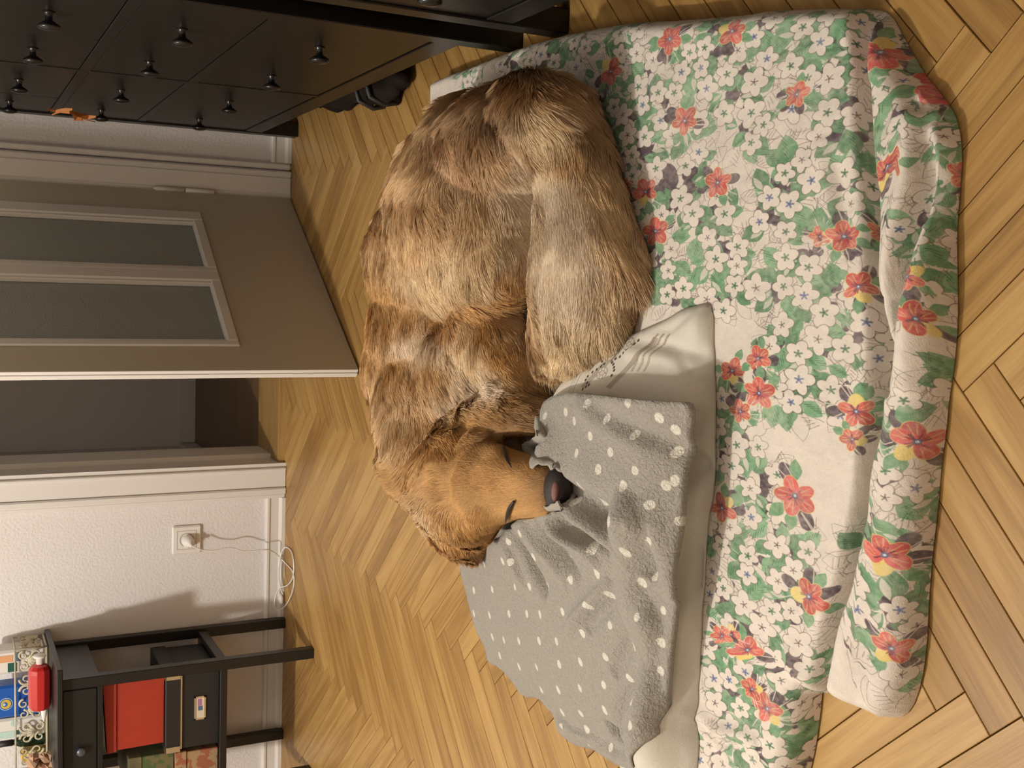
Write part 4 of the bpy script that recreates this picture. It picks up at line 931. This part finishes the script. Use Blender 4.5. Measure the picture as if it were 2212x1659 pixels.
def paint_fleece():
    cv = Canvas(int((QX1-QX0)/QR), int((QY1-QY0)/QR), (.60, .573, .535)); r = np.random.default_rng(5)
    L = Z6(DOT6)+[(x/2.654+740, y/2.654+600) for x, y in DOT5]+DOTF
    for x, y in L:
        z = .1
        for _ in range(5): z = float(fle_h(np.array([P(x, y, z)[:2]]))[0])
        p = P(x, y, z); cx, cy = (p[0]-QX0)/QR, (p[1]-QY0)/QR
        cv.ell(cx, cy, .0066/QR*r.uniform(.85, 1.1), .0068/QR*r.uniform(.85, 1.1), r.uniform(0, 3), (.86, .83, .78), .9)
    return cv.a+r.normal(size=cv.a.shape[:2])[..., None]*.022
M_fle = cloth_mat('grey_fleece', image_from('dot_print', paint_fleece()), rough=.95, bump=.55, bscale=520, sheen=.25, weave2=(190, .75))
FLO = cloth('dotted_fleece', fle_poly, fle_h, .0040, M_fle, bottom=lambda p: np.minimum(fle_h(p)-.003, np.maximum(fle_h(p)-.009, support1(p)+.002)), uvf=fle_uv)
tag(FLO, 'grey fleece blanket with white polka dots draped over the cream pillow', 'blanket')
def support2(p):
    return np.where(inside(fle_poly, p[:, 0], p[:, 1]), fle_h(p), support1(p))
# the ruffled hem that stands up around the dog's muzzle
M_hem = cloth_mat('grey_fleece_hem', None, rough=.95, bump=.75, bscale=420, sheen=.25, col=srgb(153, 146, 136))
def _hz(x, y, z):
    for _ in range(6): z = .5*z+.5*float(support2(np.array([P(x, y, z)[:2]]))[0])
    return z-.002
def ruffle(px, hs, seed):
    px = [(x, y, _hz(x, y, z)) for x, y, z in px]; pts = smooth_path([P(x, y, z) for x, y, z in px], 7); n = len(pts); mb = MB(); rows = 7; v = []
    hh = np.interp(np.linspace(0, 1, n), np.linspace(0, 1, len(hs)), hs)
    for i, p in enumerate(pts):
        t = pts[min(i+1, n-1)]-pts[max(i-1, 0)]; t[2] = 0; t /= np.linalg.norm(t)+1e-9; nn = np.array([-t[1], t[0], 0])
        for j in range(rows):
            a = j/(rows-1); roll = .55*a*a
            v.append(p+np.array([0, 0, 1])*hh[i]*(a-.35*a*a)-nn*hh[i]*roll*(1+.3*math.sin(i*.9+seed))+nn*.002*math.sin(i*1.7)*a)
    N = len(v); v2 = [q+np.array([0, 0, -.004])+np.array([.0, .0025, 0]) for q in v]
    f = [(i*rows+j, (i+1)*rows+j, (i+1)*rows+j+1, i*rows+j+1) for i in range(n-1) for j in range(rows-1)]
    f += [tuple(N+q for q in reversed(t_)) for t_ in f]
    for i in range(n-1):
        f.append((i*rows+rows-1, (i+1)*rows+rows-1, N+(i+1)*rows+rows-1, N+i*rows+rows-1)); f.append((N+i*rows, N+(i+1)*rows, (i+1)*rows, i*rows))
    mb.add(v+v2, f); return mb.build('hem', M_hem, FLO, True)
ruffle([(1165, 880, .115), (1167, 908, .126), (1178, 948, .140), (1154, 970, .148), (1162, 988, .148), (1200, 996, .144), (1212, 1014, .145), (1228, 1042, .147), (1243, 1066, .147), (1230, 1086, .142), (1219, 1100, .136), (1182, 1106, .122), (1131, 1116, .104), (1096, 1144, .088), (1084, 1162, .078), (1050, 1178, .058), (1032, 1186, .045)], [.010, .014, .018, .022, .020, .014, .016, .018, .018, .016, .016, .020, .020, .018, .014, .010, .006], 1)

# ---------------------------------------------------------------- the dog
def ico(center, rad, rz=0.0, tilt=0.0, n=3):
    import bmesh
    bm = bmesh.new(); bmesh.ops.create_icosphere(bm, subdivisions=n, radius=1.0)
    v = np.array([q.co[:] for q in bm.verts]); f = [tuple(x.index for x in q.verts) for q in bm.faces]; bm.free()
    v = v*np.array(rad); ct, st = math.cos(tilt), math.sin(tilt); v = np.stack([v[:, 0]*ct-v[:, 2]*st, v[:, 1], v[:, 0]*st+v[:, 2]*ct], 1)
    c, s = math.cos(rz), math.sin(rz); v = np.stack([v[:, 0]*c-v[:, 1]*s, v[:, 0]*s+v[:, 1]*c, v[:, 2]], 1)
    return v+np.array(center), f
dm = MB()
def E_(px, py, z, rad, rz=0, tilt=0): dm.add(*ico(P(px, py, z), rad, math.radians(rz), math.radians(tilt)))
def chain(pts):
    pts = [(P(x, y, z), r) for x, y, z, r in pts]
    path = smooth_path([p for p, _ in pts], 6); rr = np.interp(np.linspace(0, 1, len(path)), np.linspace(0, 1, len(pts)), [r for _, r in pts])
    for p, r in zip(path, rr): dm.add(*ico(p, (r, r, r), n=2))
# (image x, image y, height of centre)
E_(1000, 462, .105, (.190, .19, .118), 0)          # hindquarters
E_(1098, 310, .098, (.088, .130, .110), 20)         # rump
E_(1035, 330, .085, (.105, .13, .105), 0)
E_(1050, 580, .105, (.095, .10, .075), 0)
E_(930, 560, .09, (.14, .20, .11), 0)               # loin
E_(925, 735, .085, (.165, .18, .105), 0)             # ribcage and shoulder
E_(900, 790, .095, (.12, .15, .095), 0)             # shoulder, far side
E_(925, 870, .105, (.135, .135, .095), 0)           # neck ruff
E_(930, 960, .115, (.120, .105, .090), 0)
E_(1000, 800, .095, (.10, .13, .080), 0)            # near shoulder
chain([(1040, 720, .10, .065), (1080, 760, .095, .062), (1105, 820, .09, .055), (1120, 880, .10, .045)])   # upper foreleg
# head
E_(995, 1045, .148, (.100, .105, .080), -5)
E_(1010, 1110, .130, (.055, .07, .055), 0)
E_(1010, 975, .130, (.055, .07, .055), 0)        # skull
E_(1035, 985, .150, (.042, .05, .040), 0)
E_(1045, 1095, .145, (.042, .05, .040), 0)
chain([(1060, 1045, .146, .066), (1110, 1048, .142, .053), (1150, 1052, .136, .046), (1180, 1055, .131, .040), (1198, 1057, .128, .030)])   # muzzle
chain([(1062, 985, .155, .024), (1078, 990, .160, .020)])  # brows
chain([(1080, 1100, .150, .024), (1090, 1102, .153, .020)])
chain([(975, 955, .135, .042), (1030, 912, .125, .040), (1085, 900, .115, .038), (1135, 900, .106, .032), (1165, 903, .10, .020)])   # ear on the duvet side
chain([(965, 1105, .140, .044), (985, 1140, .118, .046), (1008, 1165, .092, .036), (1026, 1185, .066, .020)])   # far ear
# tail side: pale haunch and tail laid along the near side
chain([(1135, 225, .15, .050), (1180, 260, .135, .065), (1215, 320, .12, .062), (1240, 390, .11, .060), (1255, 470, .105, .070), (1265, 560, .100, .082), (1262, 640, .095, .085), (1245, 700, .085, .072), (1215, 750, .075, .050)])
E_(1310, 600, .070, (.095, .07, .05), -20)
E_(1290, 500, .075, (.08, .06, .055), 10)
me = dm.mesh('dog_raw', M_black); ro = bpy.data.objects.new('dog_raw', me); COL.objects.link(ro)
md = ro.modifiers.new('r', 'REMESH'); md.mode = 'VOXEL'; md.voxel_size = .0065; md.use_smooth_shade = True
sm = ro.modifiers.new('s', 'SMOOTH'); sm.factor = .6; sm.iterations = 7
dg = bpy.context.evaluated_depsgraph_get(); ev = ro.evaluated_get(dg); me2 = bpy.data.meshes.new_from_object(ev, depsgraph=dg)
bpy.data.objects.remove(ro)
n = len(me2.vertices); V = np.empty(n*3, np.float32); me2.vertices.foreach_get('co', V); V = V.reshape(-1, 3).astype(float)
# rest on what lies below
sup = support2(V[:, :2])+.002; low = V[:, 2] < sup
V[:, 2] = np.where(low, sup+np.minimum(.002, .05*(sup-V[:, 2])), V[:, 2])
keepf = None
me2.vertices.foreach_set('co', V.astype(np.float32).ravel()); me2.update()

# combing guides in the picture: position, flow direction, length, lift, colour
GOLD, TAN, CRM, PALE, BRN, DRK, GIN = (.50, .28, .105), (.58, .38, .20), (.70, .53, .33), (.73, .585, .435), (.36, .20, .09), (.16, .082, .04), (.46, .245, .085)
GRY = (.66, .53, .39); RB = (.45, .28, .155)
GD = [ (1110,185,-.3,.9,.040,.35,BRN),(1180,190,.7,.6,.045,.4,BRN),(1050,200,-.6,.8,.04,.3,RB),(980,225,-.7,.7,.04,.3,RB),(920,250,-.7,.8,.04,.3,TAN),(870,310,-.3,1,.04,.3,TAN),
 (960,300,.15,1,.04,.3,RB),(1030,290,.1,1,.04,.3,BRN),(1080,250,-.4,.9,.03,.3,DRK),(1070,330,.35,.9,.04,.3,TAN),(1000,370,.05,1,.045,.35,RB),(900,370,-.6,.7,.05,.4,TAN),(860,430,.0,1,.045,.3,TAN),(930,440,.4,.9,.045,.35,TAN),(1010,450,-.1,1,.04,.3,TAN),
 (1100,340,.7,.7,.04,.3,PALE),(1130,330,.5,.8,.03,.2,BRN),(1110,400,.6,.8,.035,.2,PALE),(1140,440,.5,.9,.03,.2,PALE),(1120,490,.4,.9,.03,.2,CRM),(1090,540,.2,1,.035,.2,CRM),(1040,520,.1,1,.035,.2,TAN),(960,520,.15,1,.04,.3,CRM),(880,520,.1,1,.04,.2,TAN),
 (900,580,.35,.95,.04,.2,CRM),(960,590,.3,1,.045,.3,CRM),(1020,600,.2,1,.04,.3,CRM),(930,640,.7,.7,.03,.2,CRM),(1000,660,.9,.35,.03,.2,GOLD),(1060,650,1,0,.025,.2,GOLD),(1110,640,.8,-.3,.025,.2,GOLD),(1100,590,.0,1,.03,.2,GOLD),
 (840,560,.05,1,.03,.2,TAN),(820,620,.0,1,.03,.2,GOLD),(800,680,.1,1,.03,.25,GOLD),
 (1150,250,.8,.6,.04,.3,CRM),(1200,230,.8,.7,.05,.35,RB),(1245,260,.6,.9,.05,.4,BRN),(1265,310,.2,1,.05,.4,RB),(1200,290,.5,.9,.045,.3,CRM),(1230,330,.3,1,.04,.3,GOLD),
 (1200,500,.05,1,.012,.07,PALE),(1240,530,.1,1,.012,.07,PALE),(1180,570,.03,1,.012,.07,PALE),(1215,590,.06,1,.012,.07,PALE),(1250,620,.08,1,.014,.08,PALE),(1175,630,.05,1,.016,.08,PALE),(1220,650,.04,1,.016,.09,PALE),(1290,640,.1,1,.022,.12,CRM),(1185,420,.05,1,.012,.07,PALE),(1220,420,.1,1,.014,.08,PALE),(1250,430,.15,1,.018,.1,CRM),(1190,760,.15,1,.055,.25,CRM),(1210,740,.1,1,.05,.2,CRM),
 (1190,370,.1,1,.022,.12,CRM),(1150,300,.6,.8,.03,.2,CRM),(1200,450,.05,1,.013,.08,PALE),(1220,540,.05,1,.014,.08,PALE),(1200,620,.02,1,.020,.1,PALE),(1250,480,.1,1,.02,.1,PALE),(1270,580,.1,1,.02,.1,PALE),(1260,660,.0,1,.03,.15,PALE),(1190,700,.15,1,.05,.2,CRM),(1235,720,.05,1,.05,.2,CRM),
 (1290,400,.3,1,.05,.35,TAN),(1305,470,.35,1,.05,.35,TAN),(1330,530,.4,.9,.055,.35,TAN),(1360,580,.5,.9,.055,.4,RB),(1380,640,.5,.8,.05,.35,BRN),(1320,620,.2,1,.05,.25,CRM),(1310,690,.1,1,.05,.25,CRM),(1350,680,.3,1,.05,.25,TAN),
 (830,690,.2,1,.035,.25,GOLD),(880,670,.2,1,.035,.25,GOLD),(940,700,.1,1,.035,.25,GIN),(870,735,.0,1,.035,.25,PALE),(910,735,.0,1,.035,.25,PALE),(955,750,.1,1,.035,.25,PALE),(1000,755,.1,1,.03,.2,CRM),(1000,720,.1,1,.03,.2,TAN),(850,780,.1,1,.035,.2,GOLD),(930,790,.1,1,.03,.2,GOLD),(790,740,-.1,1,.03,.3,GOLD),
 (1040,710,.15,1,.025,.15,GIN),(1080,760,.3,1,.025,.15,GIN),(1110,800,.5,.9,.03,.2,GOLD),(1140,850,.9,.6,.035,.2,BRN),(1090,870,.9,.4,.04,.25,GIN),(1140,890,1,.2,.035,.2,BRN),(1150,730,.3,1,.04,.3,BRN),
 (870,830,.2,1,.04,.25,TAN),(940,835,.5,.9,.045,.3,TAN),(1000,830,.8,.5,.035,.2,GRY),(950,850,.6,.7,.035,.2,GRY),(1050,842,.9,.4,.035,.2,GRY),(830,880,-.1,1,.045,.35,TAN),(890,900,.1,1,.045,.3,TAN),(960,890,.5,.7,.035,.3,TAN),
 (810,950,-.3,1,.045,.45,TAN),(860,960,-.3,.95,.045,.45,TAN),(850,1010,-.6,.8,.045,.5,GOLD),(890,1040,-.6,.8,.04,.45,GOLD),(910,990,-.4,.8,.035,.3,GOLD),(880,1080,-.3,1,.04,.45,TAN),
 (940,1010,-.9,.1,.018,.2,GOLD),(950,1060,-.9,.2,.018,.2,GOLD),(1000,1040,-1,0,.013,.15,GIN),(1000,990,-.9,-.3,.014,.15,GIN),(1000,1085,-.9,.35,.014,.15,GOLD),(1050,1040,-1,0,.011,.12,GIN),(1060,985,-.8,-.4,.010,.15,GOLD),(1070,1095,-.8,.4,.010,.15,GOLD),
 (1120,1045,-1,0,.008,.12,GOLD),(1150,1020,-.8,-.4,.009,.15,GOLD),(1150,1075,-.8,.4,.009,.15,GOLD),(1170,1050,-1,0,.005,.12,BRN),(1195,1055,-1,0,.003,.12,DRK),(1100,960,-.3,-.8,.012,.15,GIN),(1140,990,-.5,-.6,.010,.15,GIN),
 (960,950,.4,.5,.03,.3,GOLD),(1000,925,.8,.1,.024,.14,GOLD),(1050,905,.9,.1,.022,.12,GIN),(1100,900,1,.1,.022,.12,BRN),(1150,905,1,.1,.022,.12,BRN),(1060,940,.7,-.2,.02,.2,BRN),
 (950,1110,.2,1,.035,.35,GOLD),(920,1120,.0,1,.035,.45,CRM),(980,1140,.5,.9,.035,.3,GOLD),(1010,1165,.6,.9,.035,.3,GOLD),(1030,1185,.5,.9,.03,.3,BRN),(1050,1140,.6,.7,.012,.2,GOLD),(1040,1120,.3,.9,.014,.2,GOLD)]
GP = np.array([[g[0], g[1]] for g in GD], float); GV = np.array([[g[2], g[3]] for g in GD]); GV /= np.linalg.norm(GV, axis=1)[:, None]
GL = np.array([[g[4], g[5]] for g in GD]); GC = np.array([g[6] for g in GD])
def guide(px):
    out_v = np.zeros((len(px), 2)); out_l = np.zeros((len(px), 2)); out_c = np.zeros((len(px), 3))
    for i in range(0, len(px), 20000):
        q = px[i:i+20000]; d2 = ((q[:, None]-GP[None])**2).sum(-1); w_ = 1/(d2+450)**1.9; w_ /= w_.sum(1)[:, None]
        out_v[i:i+20000] = w_@GV; out_l[i:i+20000] = w_@GL; out_c[i:i+20000] = w_@GC
    return out_v, out_l, out_c
def dog_mat(name, hair):
    m = bpy.data.materials.new(name); m.use_nodes = True; nt = m.node_tree; b = nt.nodes['Principled BSDF']
    at = nt.nodes.new('ShaderNodeAttribute'); at.attribute_name = 'coat'; nt.links.new(at.outputs['Color'], b.inputs['Base Color'])
    b.inputs['Roughness'].default_value = .55 if hair else .9; b.inputs['Specular IOR Level'].default_value = .35 if hair else .1
    return m
M_coat = dog_mat('golden_coat', False); M_hair = dog_mat('golden_hair', True)
me2.materials.clear(); me2.materials.append(M_coat)
dog = bpy.data.objects.new('dog', me2); COL.objects.link(dog)
tag(dog, 'golden retriever asleep, curled up with its chin on the grey dotted fleece', 'dog')
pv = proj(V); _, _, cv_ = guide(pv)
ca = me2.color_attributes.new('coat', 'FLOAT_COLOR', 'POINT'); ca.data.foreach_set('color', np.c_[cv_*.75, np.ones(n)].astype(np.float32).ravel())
me2.polygons.foreach_set('use_smooth', [True]*len(me2.polygons))
# sample roots
me2.calc_loop_triangles(); T = np.empty(len(me2.loop_triangles)*3, int); me2.loop_triangles.foreach_get('vertices', T); T = T.reshape(-1, 3)
a, b, c = V[T[:, 0]], V[T[:, 1]], V[T[:, 2]]; nr = np.cross(b-a, c-a); ar = np.linalg.norm(nr, axis=1); fn = nr/(ar[:, None]+1e-12)
cen = (a+b+c)/3; ok = (cen[:, 2] > support2(cen[:, :2])+.004)
vd = cen-CAM; vd /= np.linalg.norm(vd, axis=1)[:, None]; fac = -(fn*vd).sum(1)
W_ = ar*ok*np.where(fac > -.35, 1, .12)
pc_ = proj(cen); W_ *= np.where((pc_[:, 0] > 960) & (pc_[:, 1] > 930), 2.6, 1.0)      # denser short hair on the face
NH = 330000
rg = np.random.default_rng(42); ti = rg.choice(len(T), NH, p=W_/W_.sum()); u1, u2 = rg.random(NH), rg.random(NH); s1 = np.sqrt(u1)
R0 = a[ti]*(1-s1)[:, None]+b[ti]*(s1*(1-u2))[:, None]+c[ti]*(s1*u2)[:, None]
vn = np.zeros((n, 3)); 
for k in range(3): np.add.at(vn, T[:, k], nr)
vn /= np.linalg.norm(vn, axis=1)[:, None]+1e-12
N0 = vn[T[ti, 0]]*(1-s1)[:, None]+vn[T[ti, 1]]*(s1*(1-u2))[:, None]+vn[T[ti, 2]]*(s1*u2)[:, None]; N0 /= np.linalg.norm(N0, axis=1)[:, None]
pr_ = proj(R0); gv, gl, gc = guide(pr_)
D0 = gv[:, :1]*(-UP)[None]+gv[:, 1:]*(-RT)[None]
view = R0-CAM; view /= np.linalg.norm(view, axis=1)[:, None]
nv = (view*N0).sum(1); nvs = np.where(np.abs(nv) < .30, np.where(nv < 0, -.30, .30), nv)
D0 = D0-((D0*N0).sum(1)/nvs)[:, None]*view; D0 -= (D0*N0).sum(1)[:, None]*N0; D0 /= np.linalg.norm(D0, axis=1)[:, None]+1e-9
# locks: coherent deviation of direction at two scales
def cn(X, f, seed):
    r = np.random.default_rng(seed); o = np.zeros((len(X), 3))
    for k in range(7):
        w_ = r.normal(size=3); w_ *= f*2*math.pi*r.uniform(.6, 1.5)/np.linalg.norm(w_); w2_ = r.normal(size=3)*f*2
        ph = X@w_+r.uniform(0, 6.28)+1.5*np.sin(X@w2_); o += np.sin(ph)[:, None]*r.normal(size=3)
    return o/2.2
Lh = gl[:, 0]*rg.uniform(.6, 1.15, NH); lift = gl[:, 1]
longf = np.clip(Lh/.03, .3, 1)[:, None]
dev = cn(R0, 12, 1)*.17*longf+cn(R0, 40, 2)*.15*longf+rg.normal(size=(NH, 3))*.07
D1 = D0+dev; D1 -= (D1*N0).sum(1)[:, None]*N0; D1 /= np.linalg.norm(D1, axis=1)[:, None]+1e-9
lf_ = np.clip(lift+cn(R0, 22, 4)[:, 0]*.10*longf[:, 0]+rg.normal(size=NH)*.05, .04, 1.0)
# clump tips towards lock centres
NC = 9500; ci = rg.choice(NH, NC, replace=False)
from mathutils.kdtree import KDTree
kd = KDTree(NC)
for q_, i in enumerate(ci): kd.insert(R0[i], q_)
kd.balance()
own = np.array([kd.find(R0[i])[1] for i in range(NH)]); cc = ci[own]
K = 6; ts = np.linspace(0, 1, K); PTS = np.zeros((NH, K, 3))
bend = cn(R0, 16, 6)*.20
for j, t in enumerate(ts):
    h = lf_*(t-.62*t*t)
    PTS[:, j] = R0+(D1+bend*t*longf*.5)*(Lh*t)[:, None]+N0*(Lh*h)[:, None]
same = ((N0*N0[cc]).sum(1) > .5) & (np.linalg.norm(R0-R0[cc], axis=1) < .012) & (Lh > .012)
amt = (np.where(same, .50, 0)*rg.uniform(.5, 1.15, NH)*np.clip((Lh-.012)/.02, 0, 1))
for j, t in enumerate(ts):
    tgt = PTS[cc, j]; PTS[:, j] = PTS[:, j]*(1-(amt*t**1.2)[:, None])+tgt*(amt*t**1.2)[:, None]
PTS[..., 2] = np.maximum(PTS[..., 2], .004)
hc = bpy.data.hair_curves.new('fur'); hc.add_curves([K]*NH)
hc.attributes['position'].data.foreach_set('vector', PTS.astype(np.float32).ravel())
rad = (np.clip(Lh/.03, .5, 1)*.00042)[:, None]*np.array([1, 1, .95, .8, .55, .15])[None]
ra = hc.attributes.get('radius') or hc.attributes.new('radius', 'FLOAT', 'POINT'); ra.data.foreach_set('value', rad.astype(np.float32).ravel())
tone = (1+cn(R0, 12, 9)[:, :1]*.10+cn(R0, 40, 10)[:, :1]*.09+rg.normal(size=(NH, 1))*.13)
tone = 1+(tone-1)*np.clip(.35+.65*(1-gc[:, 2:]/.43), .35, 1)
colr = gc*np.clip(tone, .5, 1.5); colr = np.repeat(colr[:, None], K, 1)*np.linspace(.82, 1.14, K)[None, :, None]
colr = colr/np.maximum(1, colr.max(-1, keepdims=True)/.90)
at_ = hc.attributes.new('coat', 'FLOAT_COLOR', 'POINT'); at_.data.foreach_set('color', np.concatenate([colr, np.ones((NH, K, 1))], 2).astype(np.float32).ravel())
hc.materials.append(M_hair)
fur = bpy.data.objects.new('fur', hc); COL.objects.link(fur); fur.parent = dog; fur['kind'] = 'stuff'
# eyelids, nose
M_nose = bpy.data.materials.new('nose_leather'); M_nose.use_nodes = True
def on_dog(px, py, z0=.30):
    d = rays((px, py))[0]; d /= np.linalg.norm(d); okk, loc, nor, _ = dog.ray_cast(Vector(CAM), Vector(d)); return (np.array(loc), np.array(nor)) if okk else (P(px, py, .15), np.array([0, 0, 1.]))
M_lid = mat('dark_eyelid', (.020, .010, .006, 1), .5)
for pts in ([(1086, 968), (1092, 982), (1098, 997), (1108, 1012)], [(1114, 1080), (1104, 1094), (1097, 1110), (1092, 1124)]):
    q = []; 
    for x, y in pts: l, nn = on_dog(x, y); q.append(l+nn*.0040)
    MB().tube(smooth_path(q, 5), [.0009+.0022*math.sin(math.pi*min(1, i/15+.08)) for i in range(16)], 8).build('eye', M_lid, dog, True)
l, nn = on_dog(1206, 1058)
M_np = mat('dark_nose', (.020, .012, .010, 1), .55, bump=.5, bscale=900, var=.4); M_pk = mat('pink_nose_patch', (.20, .075, .065, 1), .5, bump=.5, bscale=900, var=.3)
v, f = ico((0, 0, 0), (.033, .021, .019)); ns = MB().add(v, f); 
o = ns.build('nose', M_np, dog, True); o.location = tuple(l+nn*.000+np.array([0, .004, 0]))
v, f = ico((0, 0, 0), (.015, .007, .006)); o2 = MB().add(v, f).build('nose_patch', M_pk, o, True); o2.location = (0, -.013, .010)
